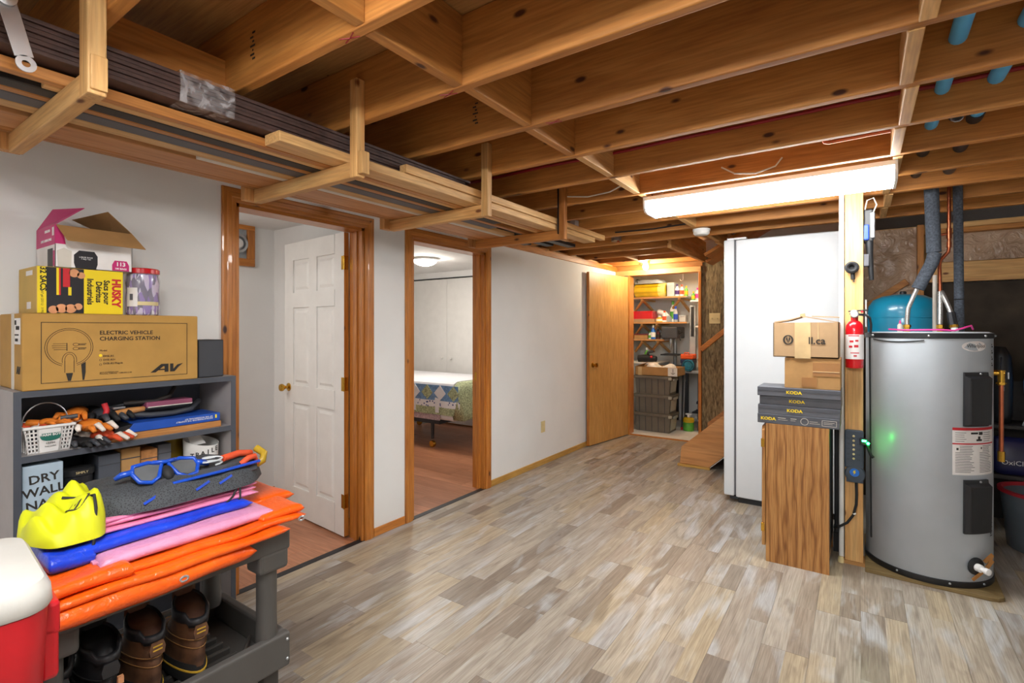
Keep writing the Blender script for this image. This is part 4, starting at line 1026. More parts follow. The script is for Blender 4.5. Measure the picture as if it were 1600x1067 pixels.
q = ov(.597, 1.265, .021, .03, .0014, 24, gap=75); m.add(q.v, q.f)
q = ov(.597, 1.265, .014, .024, .0014, 24, gap=75); m.add(q.v, q.f)
m.prism([(.587, 1.22), (.607, 1.22), (.604, 1.206), (.601, 1.192), (.593, 1.192), (.59, 1.206)], 'X', FX, FX + .0004)
m.prism([(.63, 1.25), (.643, 1.258), (.643, 1.22), (.639, 1.192), (.634, 1.192), (.632, 1.22)], 'X', FX, FX + .0004)
props(mk('charger_drawing', m, 'print dark', t), kind='stuff')
text('ELECTRIC VEHICLE\nCHARGING STATION', .0205, (FX + .0005, .684, 1.352), '+X', 'print dark', t, align='LEFT', bold=.012, sx=1.0, space=1.3)
text('Model', .009, (FX + .0005, .684, 1.297), '+X', 'print dark', t, align='LEFT')
text('EVSE-RS\n\nEVSE-RS+\n\nEVSE-RS Plug-In', .0095, (FX + .0005, .695, 1.262), '+X', 'print dark', t, align='LEFT', space=.86)
text('www.evsolutions.com\nMonrovia, California   1-888-833-2148', .0065, (FX + .0005, .684, 1.213), '+X', 'print dark', t, align='LEFT')
m = MB()
for zz in (1.262, 1.245): q = ov(.687, zz, .004, .004, .001, 14); m.add(q.v, q.f)
props(mk('check_circles', m, 'print dark', t), kind='stuff')
mk('yellow_dot', MB().lathe(.687, 1.279, [(.0055, FX), (.0052, FX + .0006)], 16, 'X'), 'print yellow', t)
m = MB()   # italic AV emblem
m.prism([(.848, 1.203), (.866, 1.203), (.893, 1.226), (.898, 1.226), (.898, 1.203), (.912, 1.203), (.912, 1.236), (.886, 1.236)], 'X', FX, FX + .0005)
m.prism([(.87, 1.211), (.899, 1.211), (.899, 1.216), (.876, 1.216)], 'X', FX, FX + .0005)
m.prism([(.918, 1.236), (.930, 1.236), (.930, 1.214), (.945, 1.231), (.966, 1.236), (.95, 1.222), (.934, 1.203), (.918, 1.203)], 'X', FX, FX + .0005)
mk('emblem', m, 'print dark', t)
mk('shipping_label', B(-2.425, -2.35, .4712, .4716, 1.325, 1.415), 'label white', t)
m = MB()
for k in range(9): m.box(-2.405 + .005 * k, -2.403 + .005 * k, .4706, .4711, 1.375, 1.388)
m.box(-2.42, -2.40, .4706, .4711, 1.392, 1.408).box(-2.42, -2.37, .4706, .4711, 1.355, 1.36).box(-2.415, -2.38, .4706, .4711, 1.335, 1.345)
props(mk('label_print', m, 'print dark', t), kind='stuff')
mk('packing_tape', B(-2.465, -2.43, .4708, .4718, z0, 1.434), 'strip white', t)
text('AV', .035, (-2.375, .4712, 1.235), '-Y', 'print dark', t, bold=.04)
o = None
# garbage-bag boxes
mat('box yellow', 'f0d416', .5, var=.03); mat('box tan', 'c9a650', .6, var=.05); mat('box pink', 'c2266e', .45, var=.04); mat('box black', '1d1c22', .45, var=.1); mat('peach', 'd69568', .6, var=.1)
t = thing('bag_box', 'yellow garbage-bag box with red and black lettering, lying on the tan carton', 'box', (-2.48, .64, 1.4325))
mk('carton', B(-2.6, -2.372, .517, .77, 1.4325, 1.6), 'box tan', t, bevel=.003)
hx = -2.3717
mk('yellow_strip', B(hx, hx + .0006, .519, .543, 1.435, 1.598), 'box yellow', t)
mk('yellow_panel', B(hx, hx + .0006, .648, .768, 1.435, 1.598), 'box yellow', t)
ph = mk('photo_panel', B(hx, hx + .0004, .543, .648, 1.435, 1.598), 'box black', t)
m = MB()
for (a, c, r) in ((.562, 1.447, .014), (.584, 1.452, .016), (.61, 1.452, .016), (.632, 1.46, .012), (.62, 1.582, .015), (.64, 1.575, .012)): m.lathe(a, c, [(r, hx), (r, hx + .0008)], 18, 'X')
props(mk('hand_picture', m, 'peach', ph), kind='stuff')
mk('picture_band', B(hx, hx + .0008, .588, .608, 1.53, 1.597).box(hx, hx + .0008, .572, .582, 1.5, 1.597), 'red print', ph)
mk('picture_band', B(hx, hx + .0009, .57, .577, 1.5, 1.597).box(hx, hx + .0009, .603, .612, 1.5, 1.53), 'box yellow', ph)
text('HUSKY', .037, (hx + .001, .746, 1.516), '+X', 'red print', t, roll=R(-90), bold=.05, sx=.92)
for s_, yy in (('Sacs pour', .716), ('Détritus', .692), ('Industriels', .666)): text(s_, .0255, (hx + .001, yy, 1.517), '+X', 'print dark', t, roll=R(-90), bold=.03, sx=.92)
text('32 SACS', .024, (hx + .001, .534, 1.555), '+X', 'print dark', t, roll=R(-90), bold=.03)
text('67 gal (253 L)   3 MIL', .009, (hx + .001, .532, 1.472), '+X', 'print dark', t, roll=R(-90))
mk('white_label', B(-2.5, -2.42, .5162, .5168, 1.57, 1.587).box(-2.49, -2.44, .5162, .5168, 1.45, 1.475), 'label white', t)
t = thing('bag_box', 'open pink and white garbage-bag box on top of the yellow box', 'box', (-2.48, .68, 1.6005))
x0, x1, y0, y1, z0, z1 = -2.6, -2.375, .567, .80, 1.6005, 1.752
m = B(x1 - .002, x1, y0, y1, z0, z1).box(x0, x0 + .002, y0, y1, z0, z1).box(x0, x1, y0, y0 + .002, z0, z1).box(x0, x1, y1 - .002, y1, z0, z1).box(x0, x1, y0, y1, z0, z0 + .002)
mk('carton', m, 'label white', t)
mk('pink_end', B(x0, x1 + .0005, y0 - .0006, y0, 1.682, z1), 'box pink', t)
mk('pink_corner', MB().prism([(y0 - .0006, z1), (y0 + .02, z1), (y0 + .03, 1.685), (y0 - .0006, 1.685)], 'X', x1, x1 + .0006), 'box pink', t)
mk('front_flap', MB().add([(x1, y0 + .003, z1), (x1, y1, z1), (x1 + .075, y1 + .02, z1 - .065), (x1 + .075, y0 + .016, z1 - .062)], [(0, 1, 2, 3)]), 'cardboard', t, solid=.002)
mk('pink_flap', MB().add([(x0, y0, z1), (x1, y0, z1), (x1 - .005, y0 + .085, z1 + .075), (x0 + .01, y0 + .045, z1 + .09)], [(0, 1, 2, 3)]), 'box pink', t, solid=.002)
mk('end_flap', MB().add([(x0 + .03, y1, z1), (x1, y1, z1), (x1 - .06, y1 - .06, z1 + .085), (x0 + .01, y1 - .13, z1 + .06)], [(0, 1, 2, 3)]), 'cardboard', t, solid=.002)
mk('bag_picture', MB().prism([(.625, 1.602), (.685, 1.602), (.69, 1.62), (.69, 1.65), (.68, 1.667), (.635, 1.667), (.62, 1.65), (.62, 1.62)], 'X', x1, x1 + .0006), 'box black', t)
mk('bin_picture', MB().prism([(.575, 1.602), (.612, 1.602), (.614, 1.662), (.592, 1.672), (.572, 1.66)], 'X', x1, x1 + .0005), 'strip white', t)
text('LARGE BAGS\n1 bag / sac', .007, (x1 + .0008, .655, 1.64), '+X', 'print white', t)
mk('pink_badge', MB().prism([(.735, 1.603), (.79, 1.603), (.79, 1.625), (.782, 1.642), (.743, 1.642), (.735, 1.625)], 'X', x1, x1 + .0006), 'box pink', t)
text('113', .021, (x1 + .0008, .7625, 1.628), '+X', 'print white', t, bold=.03)
text('180 BAGS', .009, (x1 + .0008, .7625, 1.611), '+X', 'print white', t, bold=.03)
text('KIRKLAND', .013, (-2.46, y0 - .0012, 1.735), '-Y', 'print white', t, bold=.03)
text('LARGE GARBAGE BAGS', .0135, (-2.475, y0 - .0012, 1.702), '-Y', 'print white', t, sx=.9)
mk('bag_picture', B(-2.46, -2.40, y0 - .0006, y0, 1.602, 1.67), 'box black', t)
mk('barcode_label', B(-2.405, -2.385, y0 - .001, y0 - .0006, 1.715, 1.745), 'label white', t)
mk('pink_badge', B(-2.395, -2.379, y0 - .001, y0, 1.605, 1.66), 'box pink', t)
# jar
mat('jar glass', 'b9b6b4', .1, var=.1); mat('wrapper purple', '6a3d9c', .35, var=.4, scale=60)
def wrapper():
    g = N('purple wrappers'); tc = g.add('ShaderNodeTexCoord'); mp = g.add('ShaderNodeMapping'); mp.inputs['Scale'].default_value = (90, 90, 22); g.ln(tc.outputs['Object'], mp.inputs[0])
    n = g.add('ShaderNodeTexVoronoi', i_Scale=1.0); g.ln(mp.outputs[0], n.inputs['Vector'])
    g.ln(g.ramp(n.outputs['Color'], [(0, '3c2360'), (.35, '7a4fae'), (.6, 'c9b8d8'), (.85, 'e6e2ea'), (1, '5a3a8a')], 'CONSTANT'), g.b.inputs['Base Color'])
    g.b.inputs['Roughness'].default_value = .2; MATS['wrappers'] = g.m
wrapper()
jx, jy, jz = -2.425, .853, 1.4325
t = thing('snack_jar', 'clear plastic jar of purple wrapped snacks with a red lid', 'jar', (jx, jy, jz))
mk('contents', MB().lathe(jx, jy, [(.05, jz), (.056, jz + .005), (.057, jz + .06), (.054, jz + .1), (.057, jz + .13), (.052, jz + .165)], 32), 'wrappers', t, smooth=True)
mat('clear plastic', 'f2f2f4', .05, var=0, alpha=.22)
mk('jar_wall', MB().lathe(jx, jy, [(.056, jz), (.06, jz + .006), (.06, jz + .055), (.057, jz + .1), (.06, jz + .14), (.055, jz + .17)], 32, caps=False), 'clear plastic', t, smooth=True)
mk('lid', MB().lathe(jx, jy, [(.056, jz + .168), (.059, jz + .17), (.059, jz + .186), (.055, jz + .19), (.002, jz + .19)], 32), 'red gloss', t, smooth=True)
m = MB()
def band(a0, a1, za, zb, r=.0606, n=10):
    v = [(jx + r * math.cos(R(a0 + (a1 - a0) * k / n)), jy + r * math.sin(R(a0 + (a1 - a0) * k / n)), z) for z in (za, zb) for k in range(n + 1)]
    return MB().add(v, [(k, k + 1, n + 2 + k, n + 1 + k) for k in range(n)])
lb = mk('label', band(-75, -35, jz + .035, jz + .11), 'label white', t)
mk('gold_band', band(-35, 40, jz + .04, jz + .055), 'ivory', t)
mk('label_seal', band(-62, -50, jz + .06, jz + .085, .0612), 'carton grey', lb)
# black speaker-like box
t = thing('black_case', 'small matt black case standing at the right end of the bookshelf top', 'case', (-2.42, 1.086, 1.1655))
mk('case', B(-2.50, -2.355, 1.034, 1.14, 1.1655, 1.33), 'black plastic', t, bevel=.004)
mk('front_plate', B(-2.3555, -2.354, 1.038, 1.136, 1.17, 1.326), 'dark grey', t)
# ------------------------------------------------------------------ first shelf
zs = .9435
mat('plastic white', 'e4e2df', .4); mat('basket green', '1f6a5c', .5)
t = thing('plastic_basket', 'small white berry basket with a green emblem holding orange gloves', 'basket', (-2.43, .545, zs))
bx0, bx1, by0, by1, bz = -2.51, -2.352, .480, .616, zs + .096
def tp(f, z): return f * .1   # inward taper towards the base
m = B(bx0, bx1, by0, by1, bz - .008, bz).v
rim = MB()
rim.box(bx1 - .006, bx1 + .004, by0 - .004, by1 + .004, bz - .01, bz).box(bx0 - .004, bx0 + .006, by0 - .004, by1 + .004, bz - .01, bz).box(bx0, bx1, by0 - .004, by0 + .004, bz - .01, bz).box(bx0, bx1, by1 - .004, by1 + .004, bz - .01, bz)
mk('rim', rim, 'plastic white', t, bevel=.003)
cyb = (by0 + by1) / 2
def side(y, z): k = (z - zs) / .096; return cyb + (y - cyb) * (.82 + .18 * k), bx1 - .012 * (1 - k)
lat = MB()
def quad(a, b, za, zb, d=.002):
    (ya, xa), (yb, xb), (yc, xc), (yd, xd) = side(a, za), side(b, za), side(b, zb), side(a, zb)
    lat.add([(xa, ya, za), (xb, yb, za), (xc, yc, zb), (xd, yd, zb), (xa - d, ya, za), (xb - d, yb, za), (xc - d, yc, zb), (xd - d, yd, zb)], [(0, 1, 2, 3), (7, 6, 5, 4), (0, 4, 5, 1), (1, 5, 6, 2), (2, 6, 7, 3), (3, 7, 4, 0)])
for s in (0, 1):
    for k in range(4):
        a = by0 + .011 * k if s == 0 else by1 - .011 * k - .004
        quad(a, a + .0045, zs + .002, bz - .009)
    for k in range(7):
        z = zs + .002 + k * .0138
        quad(by0 if s == 0 else by1 - .037, by0 + .037 if s == 0 else by1, z, z + .005)
props(mk('lattice', lat, 'plastic white', t), kind='stuff')
lat = MB(); quad(by0 + .034, by1 - .03, zs + .001, bz - .009); fp = mk('front_panel', lat, 'plastic white', t)
m = MB()
for k in range(6):
    y = by0 + .02
    m.box(bx0 + .02 + k * .024, bx0 + .026 + k * .024, by0 + .012, by0 + .014, zs, bz - .009).box(bx0 + .02 + k * .024, bx0 + .026 + k * .024, by1 - .014, by1 - .012, zs, bz - .009)
m.box(bx0 + .012, bx1 - .014, by0 + .014, by1 - .014, zs, zs + .002)
props(mk('side_bars', m, 'plastic white', t), kind='stuff')
n = 16
m = MB().add([(bx1 - .004, cyb + .003 + .032 * math.cos(2 * math.pi * k / n) * (1 if abs(math.cos(2 * math.pi * k / n)) < .9 else .9), zs + .058 + .017 * math.sin(2 * math.pi * k / n)) for k in range(n)], [tuple(range(n))])
mk('emblem', m, 'basket green', fp, solid=.001)
text('FARM BOY', .0115, (bx1 - .0025, cyb + .003, zs + .062), '+X', 'plastic white', fp, bold=.03)
text('FRESH', .009, (bx1 - .005, cyb + .003, zs + .033), '+X', 'print dark', fp); text('local market', .006, (bx1 - .0065, cyb + .003, zs + .022), '+X', 'print dark', fp)
mk('wire_handle', MB().tube([(bx1 - .05, cyb + .063 * math.cos(a), bz + .075 * math.sin(a)) for a in [math.pi * k / 14 for k in range(15)]], .0022, 6), 'metal galvanised', t, smooth=True)
mk('handle_grip', MB().tube([(bx1 - .045, cyb + .04, bz + .014), (bx1 - .03, cyb + .085, bz + .018)], .008, 8), 'dark grey', t, smooth=True)
mat('glove orange', 'dd7a1e', .7, var=.12, scale=30); mat('glove white', 'e6ddd2', .7, var=.08); mat('glove red', 'cf4a22', .7, var=.12, scale=30)
def glove(nm, c, sc, mt_, mt2, lb, rz=0, flat=.5, seed=1):
    """a slack work glove: palm lump, five finger rolls and a cuff"""
    t = thing(nm, lb, 'glove', c, 'work gloves on the bookshelf')
    P = lambda x, y, z: (c[0] + (x * math.cos(rz) - y * math.sin(rz)) * sc, c[1] + (x * math.sin(rz) + y * math.cos(rz)) * sc, c[2] + z * sc)
    m = MB().tube([P(-.02, 0, .02), P(.02, 0, .026), P(.06, 0, .022), P(.09, 0, .016)], [.03 * sc, .045 * sc, .042 * sc, .03 * sc], 14, flat=flat)
    m.jitter(.006 * sc, 20, seed); mk('palm', m, mt_, t, smooth='all', subsurf=1)
    for k in range(4):
        y = -.033 + .022 * k
        m = MB().tube([P(.08, y, .018), P(.115, y * 1.2, .028 + .006 * (k % 2)), P(.145 + .01 * (k in (1, 2)), y * 1.35, .012)], [.012 * sc, .0115 * sc, .008 * sc], 9); mk('finger', m, mt2 if k % 2 else mt_, t, smooth='all')
    mk('thumb', MB().tube([P(.03, -.03, .02), P(.06, -.062, .03), P(.085, -.07, .016)], [.013 * sc, .012 * sc, .008 * sc], 9), mt2, t, smooth='all')
    mk('cuff', MB().tube([P(-.075, 0, .024), P(-.045, 0, .024), P(-.015, 0, .022)], [.042 * sc, .037 * sc, .034 * sc], 16, flat=.6).jitter(.004 * sc, 25, seed + 3), mt2, t, smooth='all')
    return t
glove('work_glove', (-2.44, .525, zs + .075), .55, 'glove white', 'glove red', 'orange and white work glove stuffed in the left of the white basket', R(75), .7, 2)
glove('work_glove', (-2.425, .545, zs + .085), .55, 'glove orange', 'glove orange', 'plain orange work glove in the right of the white basket', R(60), .6, 5)
glove('work_glove', (-2.43, .665, zs + .05), .85, 'glove orange', 'glove white', 'orange and white work glove hanging beside the white basket', R(15), .7, 8)
glove('work_glove', (-2.42, .70, zs + .005), .85, 'glove red', 'glove white', 'orange-red work glove slumped on the wooden board', R(35), .7, 11)
glove('work_glove', (-2.5, .66, zs + .09), .8, 'glove orange', 'glove orange', 'orange work glove heaped at the back of the shelf behind the basket', R(-20), .7, 14)
glove('work_glove', (-2.52, .74, zs + .07), 1.0, 'dark grey', 'black rubber', 'black and grey work glove lying behind the orange gloves', R(10), .7, 17)
glove('work_glove', (-2.40, .64, zs), .75, 'black rubber', 'dark grey', 'black glove lying flat on the shelf front right of the basket', R(20), .5, 21)
t = thing('wooden_board', 'thick tan wooden board lying along the shelf under the blue box', 'board', (-2.43, .9, zs))
mk('board', B(-2.50, -2.352, .70, 1.128, zs, zs + .026), 'board Y', t, bevel=.002)
mat('box blue', '1b4fb0', .4, var=.06)
t = thing('blue_box', 'flat blue box with white lettering lying on the wooden board', 'box', (-2.44, .95, zs + .027))
mk('carton', MB().prism([(.775, zs + .027), (1.126, zs + .027), (1.126, zs + .062), (.80, zs + .062)], 'X', -2.52, -2.358), 'box blue', t, bevel=.002)
mk('black_end', MB().prism([(.735, zs + .027), (.773, zs + .027), (.796, zs + .06), (.74, zs + .05)], 'X', -2.51, -2.36), 'black plastic', t)
text('INSTRUCTIONS FOR THE ASSEMBLY\nOF THE WOODEN RAIL KIT', .009, (-2.3575, 1.095, zs + .046), '+X', 'print white', t, align='LEFT', roll=R(180))
mk('price_sticker', B(-2.358, -2.3572, 1.105, 1.112, zs + .04, zs + .055), 'print yellow', t)
for i, (pts, r, m_, lb, cat) in enumerate((
    ([(-2.44, .82, 1.03), (-2.42, .88, 1.022), (-2.42, .96, 1.02), (-2.44, 1.04, 1.025), (-2.5, 1.1, 1.05)], .011, 'dark grey', 'dark grey rubber hose looped on the blue box', 'hose'),
    ([(-2.46, .80, 1.075), (-2.44, .9, 1.075), (-2.45, .96, 1.09), (-2.5, 1.0, 1.12)], .009, 'siding dark', 'thin dark olive hose lying highest on the first shelf', 'hose'),
    ([(-2.5, .76, 1.06), (-2.47, .8, 1.07), (-2.46, .84, 1.075)], .008, 'metal dark', 'dark metal rod lying across the tools on the first shelf', 'rod'))):
    pipe('hose' if cat == 'hose' else 'metal_rod', pts, r, m_, lb, cat)
t = thing('hand_saw', 'hand tool with a brown wooden handle lying behind the gloves', 'tool', (-2.43, .78, 1.03))
mk('handle', MB().tube([(-2.41, .745, 1.043), (-2.42, .80, 1.048), (-2.43, .86, 1.05)], [.012, .014, .01], 10), 'board Y', t, smooth=True)
mk('blade', B(-2.45, -2.42, .83, 1.02, 1.046, 1.05), 'metal dark', t)
mat('case pink', '8a4660', .5)
t = thing('tool_case', 'long dusty pink plastic case on top of the hoses', 'case', (-2.45, .95, 1.05))
mk('case', B(-2.49, -2.42, .865, 1.04, 1.052, 1.075), 'case pink', t, bevel=.004); mk('case_edge', B(-2.4198, -2.419, .87, 1.038, 1.052, 1.056), 'strip white', t)
t = thing('hand_clamp', 'small red and chrome clamp among the dark tools', 'clamp', (-2.44, .74, 1.03))
mk('body', MB().tube([(-2.42, .725, 1.03), (-2.43, .735, 1.06), (-2.44, .73, 1.085)], .01, 10), 'red print', t, smooth=True); mk('jaw', B(-2.43, -2.41, .75, .79, 1.062, 1.07), 'metal galvanised', t, bevel=.002)
# ------------------------------------------------------------------ second shelf (partly hidden by the cart load)
z2 = .6905
mat('paper blue white', 'a9bccb', .7)
t = thing('drywall_box', 'pale blue-white carton with handwritten black lettering on the second shelf', 'box', (-2.43, .53, z2))
mk('carton', B(-2.5, -2.355, .478, .585, z2, .905), 'paper blue white', t, bevel=.003)
for s_, z in (('DRY', .856), ('WALL', .812), ('NAILS', .768)): text(s_, .042, (-2.3545, .533 if s_ != 'NAILS' else .54, z), '+X', 'print dark', t, roll=R(4), bold=.02)
t = thing('black_tub', 'round black plastic tub beside the pale carton', 'tub', (-2.45, .64, z2))
mk('tub', MB().lathe(-2.43, .645, [(.04, z2), (.045, z2 + .14), (.048, z2 + .142)], 24), 'black plastic', t, smooth=True); mk('lid', MB().lathe(-2.43, .645, [(.05, z2 + .143), (.05, z2 + .165), (.03, z2 + .17)], 24), 'black rubber', t, smooth=True)
text('SIMPLY', .012, (-2.379, .645, z2 + .155), '+X', 'ivory', t)
for i, (a, b, h, m_, lb) in enumerate(((.70, .77, .2, 'shelf edge', 'dark grey carton at the back of the second shelf'), (.775, .84, .21, 'cardboard', 'brown cardboard box on the second shelf behind the snorkel bag'), (.845, .905, .19, 'particle orange', 'reddish brown box on the second shelf'), (.91, .96, .2, 'carton grey', 'grey carton on the second shelf next to the yellow tub'))):
    t = thing('shelf_box', lb, 'box', (-2.48, (a + b) / 2, z2))
    mk('carton', B(-2.58, -2.4 - .01 * i, a, b, z2, z2 + h), m_, t, bevel=.003); mk('lid_seam', B(-2.4 - .01 * i, -2.399 - .01 * i, a, b, z2 + h * .8, z2 + h * .82), 'dark grey', t)
mat('tub yellow', 'a98a1e', .4)
t = thing('yellow_tub', 'yellow plastic tub behind the white pail on the second shelf', 'tub', (-2.5, 1.0, z2))
mk('tub', MB().lathe(-2.56, 1.01, [(.045, z2), (.05, z2 + .2), (.05, z2 + .21)], 24), 'tub yellow', t, smooth=True); mk('cap', MB().lathe(-2.56, 1.01, [(.03, z2 + .21), (.03, z2 + .225)], 16), 'black plastic', t, smooth=True)
t = thing('white_pail', 'cut-open white pail with handwritten black letters on the second shelf', 'pail', (-2.43, 1.075, z2))
m = MB(); n = 32; rs = []
for r, z, cut in ((.062, z2, 0), (.066, z2 + .1, 0), (.069, z2 + .19, 1), (.066, z2 + .19, 1), (.063, z2 + .1, 0), (.058, z2 + .005, 0)):
    rs.append([(-2.428 + r * math.cos(2 * math.pi * k / n), 1.078 + r * math.sin(2 * math.pi * k / n), z + (.018 * math.cos(2 * math.pi * k / n + 2.6) if cut else 0)) for k in range(n)])
m.rings(rs); mk('pail', m, 'plastic white', t, smooth=True)
for k, ch in enumerate('TRAILE'):
    a = R(-52 + 17 * k); p = (-2.428 + .0692 * math.cos(a), 1.078 + .0692 * math.sin(a), z2 + .135 + .004 * k)
    text(ch, .028, None, None, 'print dark', t, mt=Matrix.Translation(p) @ Matrix.Rotation(a + R(90), 4, 'Z') @ Matrix.Rotation(R(90), 4, 'X'), bold=.02, name='letter')
mk('torn_tab', MB().add([(-2.41, 1.03, z2 + .175), (-2.40, 1.085, z2 + .18), (-2.44, 1.07, z2 + .225), (-2.45, 1.03, z2 + .22)], [(0, 1, 2, 3)]), 'plastic white', t, solid=.003)
# ------------------------------------------------------------------ utility cart with its load
mat('cart grey', '4b4845', .55, var=.04); mat('cart dark', '35322f', .55)
CXF, CXB, CY0, CY1 = -1.455, -1.90, .292, .905
t = thing('utility_cart', 'dark taupe plastic utility cart in front of the bookshelf', 'cart', (-1.68, .63, 0))
def tray(z0, z1, floor_z, name, m_):
    m = MB(); w = .03
    m.box(CXF - w, CXF, CY0, CY1, z0, z1).box(CXB, CXB + w, CY0, CY1, z0, z1).box(CXB + w, CXF - w, CY0, CY0 + w, z0, z1).box(CXB + w, CXF - w, CY1 - w, CY1, z0, z1).box(CXB + w, CXF - w, CY0 + w, CY1 - w, z0, floor_z)
    return mk(name, m, m_, t, bevel=.008, seg=3)
tray(.70, .7655, .72, 'top_tray', 'cart grey')
lo = tray(.34, .445, .372, 'lower_tray', 'cart grey')
for (x, y) in ((CXF - .04, CY1 - .055), (CXB + .06, CY1 - .055), (CXF - .04, CY0 + .05), (CXB + .06, CY0 + .05)):
    mk('leg', MB().lathe(x, y, [(.031, .43), (.029, .5), (.029, .69), (.031, .70)], 24), 'cart grey', t, smooth=True)
    mk('leg_socket', B(x - .042, x + .04, y - .042, y + .05, .645, .71), 'cart grey', t, bevel=.012, seg=3)
    mk('lower_leg', B(x - .02, x + .02, y - .02, y + .03, .07, .345), 'cart dark', t, bevel=.008)
    c = mk('caster', MB().lathe(x, .035, [(.035, y - .012), (.037, y - .008), (.037, y + .008), (.035, y + .012)], 20, 'Y'), 'black rubber', t, smooth=True)
for k in range(8):
    x = CXF - .06 - .042 * k
    mk('floor_rib', B(x - .014, x, CY0 + .04, CY1 - .11 - (.05 if k in (0, 7) else .0), .365, .40), 'cart dark', lo, bevel=.004)
mk('tray_brace', MB().tube([(-1.6, CY1 - .05, .40), (-1.54, CY1 - .1, .40)], .006, 8).tube([(-1.53, CY1 - .04, .405), (-1.5, CY1 - .1, .405)], .008, 8), 'cart dark', lo, smooth=True)
for z in (.365, .425): mk('rivet', MB().ball((CXF + .001, CY1 - .012, z), .005, n=8, m=6), 'metal galvanised', lo, smooth=True)

def fold(x0, x1, y0, y1, z0, z1, layers, seed, amp=.004, drop=0.0):
    """folded sheet: every layer is a soft flattened loop along Y with a rounded fold towards the room"""
    m = MB(); H = (z1 - z0) / layers; r_ = random.Random(seed)
    for L in range(layers):
        za = z0 + L * H; xa = x0 + r_.uniform(0, .03); xb = x1 - r_.uniform(0.004, .03) * (L > 0)
        ya, yb = y0 + r_.uniform(0, .02), y1 - r_.uniform(0, .025)
        rs = []; ny = 30; tilt = r_.uniform(-.02, .02)
        for j in range(ny + 1):
            fy = j / ny; y = ya + (yb - ya) * fy
            e = max(.12, min(1, (1 - abs(2 * fy - 1) ** 14)) ** .5)
            h = H * .5 * (1.0 + .35 * noise.noise(Vector((y * 7, seed, L * 2.7))))
            w = noise.noise(Vector((y * 6, seed, L))) * amp * 2.6 + tilt * (fy - .5)
            ring = []; nx = 8
            def zz(x): return za + H / 2 + noise.noise(Vector((x * 9 + seed, y * 8, L * 3.1))) * amp * e
            xe = xb + w
            for k in range(nx + 1): x = xa + (xe - h - xa) * k / nx; ring.append((x, y, zz(x) + h * e))
            for k in range(1, 6): a = math.pi * k / 6; ring.append((xe - h + h * 1.25 * math.sin(a), y, zz(xe) - drop * math.sin(a * .5) * 0 + h * e * math.cos(a)))
            for k in range(nx, -1, -1): x = xa + (xe - h - xa) * k / nx; ring.append((x, y, max(z0, zz(x) - h * e)))
            rs.append(ring)
        m.rings(rs)
    return m
def tarp_mat(name, c, c2):
    g = N(name); tc = g.add('ShaderNodeTexCoord')
    n = g.add('ShaderNodeTexNoise', i_Scale=14.0, i_Detail=4, i_Distortion=1.0); g.ln(tc.outputs['Object'], n.inputs['Vector'])
    g.ln(g.ramp(n.outputs[0], [(.3, c), (.7, c2)]), g.b.inputs['Base Color']); g.b.inputs['Roughness'].default_value = .3
    n2 = g.add('ShaderNodeTexNoise', i_Scale=45.0, i_Detail=5, i_Distortion=1.5); g.ln(tc.outputs['Object'], n2.inputs['Vector']); g.bump(n2.outputs[0], .45, .006); MATS[name] = g.m
tarp_mat('tarp orange', 'e0520a', 'ee6212'); tarp_mat('tarp pink', 'd4729a', 'de86aa'); tarp_mat('tarp pink light', 'cc86a8', 'd694b4'); tarp_mat('tarp blue', '1233b8', '1b44d0')
TZ = .7665
t = thing('orange_tarp', 'folded orange tarpaulin with metal eyelets, lowest sheet on the cart', 'tarp', (-1.63, .65, TZ))
mk('lower_fold', fold(-1.87, -1.415, .30, .895, TZ, TZ + .02, 1, 3, .004), 'tarp orange', t, smooth='all')
mk('draped_edge', fold(-1.453, -1.413, .305, .80, TZ - .045, TZ + .004, 1, 13, .004), 'tarp orange', t, smooth='all')
mk('upper_fold', fold(-1.87, -1.45, .33, .975, TZ + .018, TZ + .036, 1, 5, .006), 'tarp orange', t, smooth='all')
mk('back_fold', fold(-1.88, -1.585, .68, 1.02, TZ + .036, TZ + .062, 1, 8, .006), 'tarp orange', t, smooth='all')
mk('fold_corner', fold(-1.60, -1.43, .31, .50, TZ + .02, TZ + .052, 1, 11, .006), 'tarp orange', t, smooth='all')
mk('end_fold', fold(-1.64, -1.46, .80, .96, TZ + .032, TZ + .056, 1, 17, .006), 'tarp orange', t, smooth='all')
for (x, y, z) in ((-1.408, .585, TZ - .018), (-1.438, .93, TZ + .022)):
    mk('eyelet', MB().tube([(x + .001, y + .009 * math.cos(a), z + .006 * math.sin(a)) for a in [k * .5236 for k in range(12)]], .003, 6, close=True), 'metal galvanised', t, smooth=True)
t = thing('pink_sheet', 'smooth light pink folded plastic sheet on the orange tarpaulin', 'plastic sheet', (-1.58, .66, TZ + .036))
mk('sheet', fold(-1.70, -1.48, .42, .885, TZ + .037, TZ + .066, 1, 21, .003), 'tarp pink light', t, smooth='all')
mk('torn_end', fold(-1.60, -1.49, .412, .44, TZ + .04, TZ + .06, 2, 24, .005), 'tarp pink light', t, smooth='all')
t = thing('blue_tarp', 'folded shiny blue tarpaulin between the two pink sheets', 'tarp', (-1.65, .6, TZ + .06))
mk('sheet', fold(-1.80, -1.535, .36, .85, TZ + .066, TZ + .09, 1, 31, .005), 'tarp blue', t, smooth='all')
mk('crumpled_end', fold(-1.72, -1.52, .335, .46, TZ + .05, TZ + .088, 1, 35, .009), 'tarp blue', t, smooth='all')
t = thing('pink_sheet', 'crinkled pink plastic sheet in several folds above the blue tarpaulin', 'plastic sheet', (-1.68, .62, TZ + .09))
mk('sheet', fold(-1.84, -1.575, .36, .89, TZ + .091, TZ + .122, 3, 41, .004), 'tarp pink', t, smooth='all')
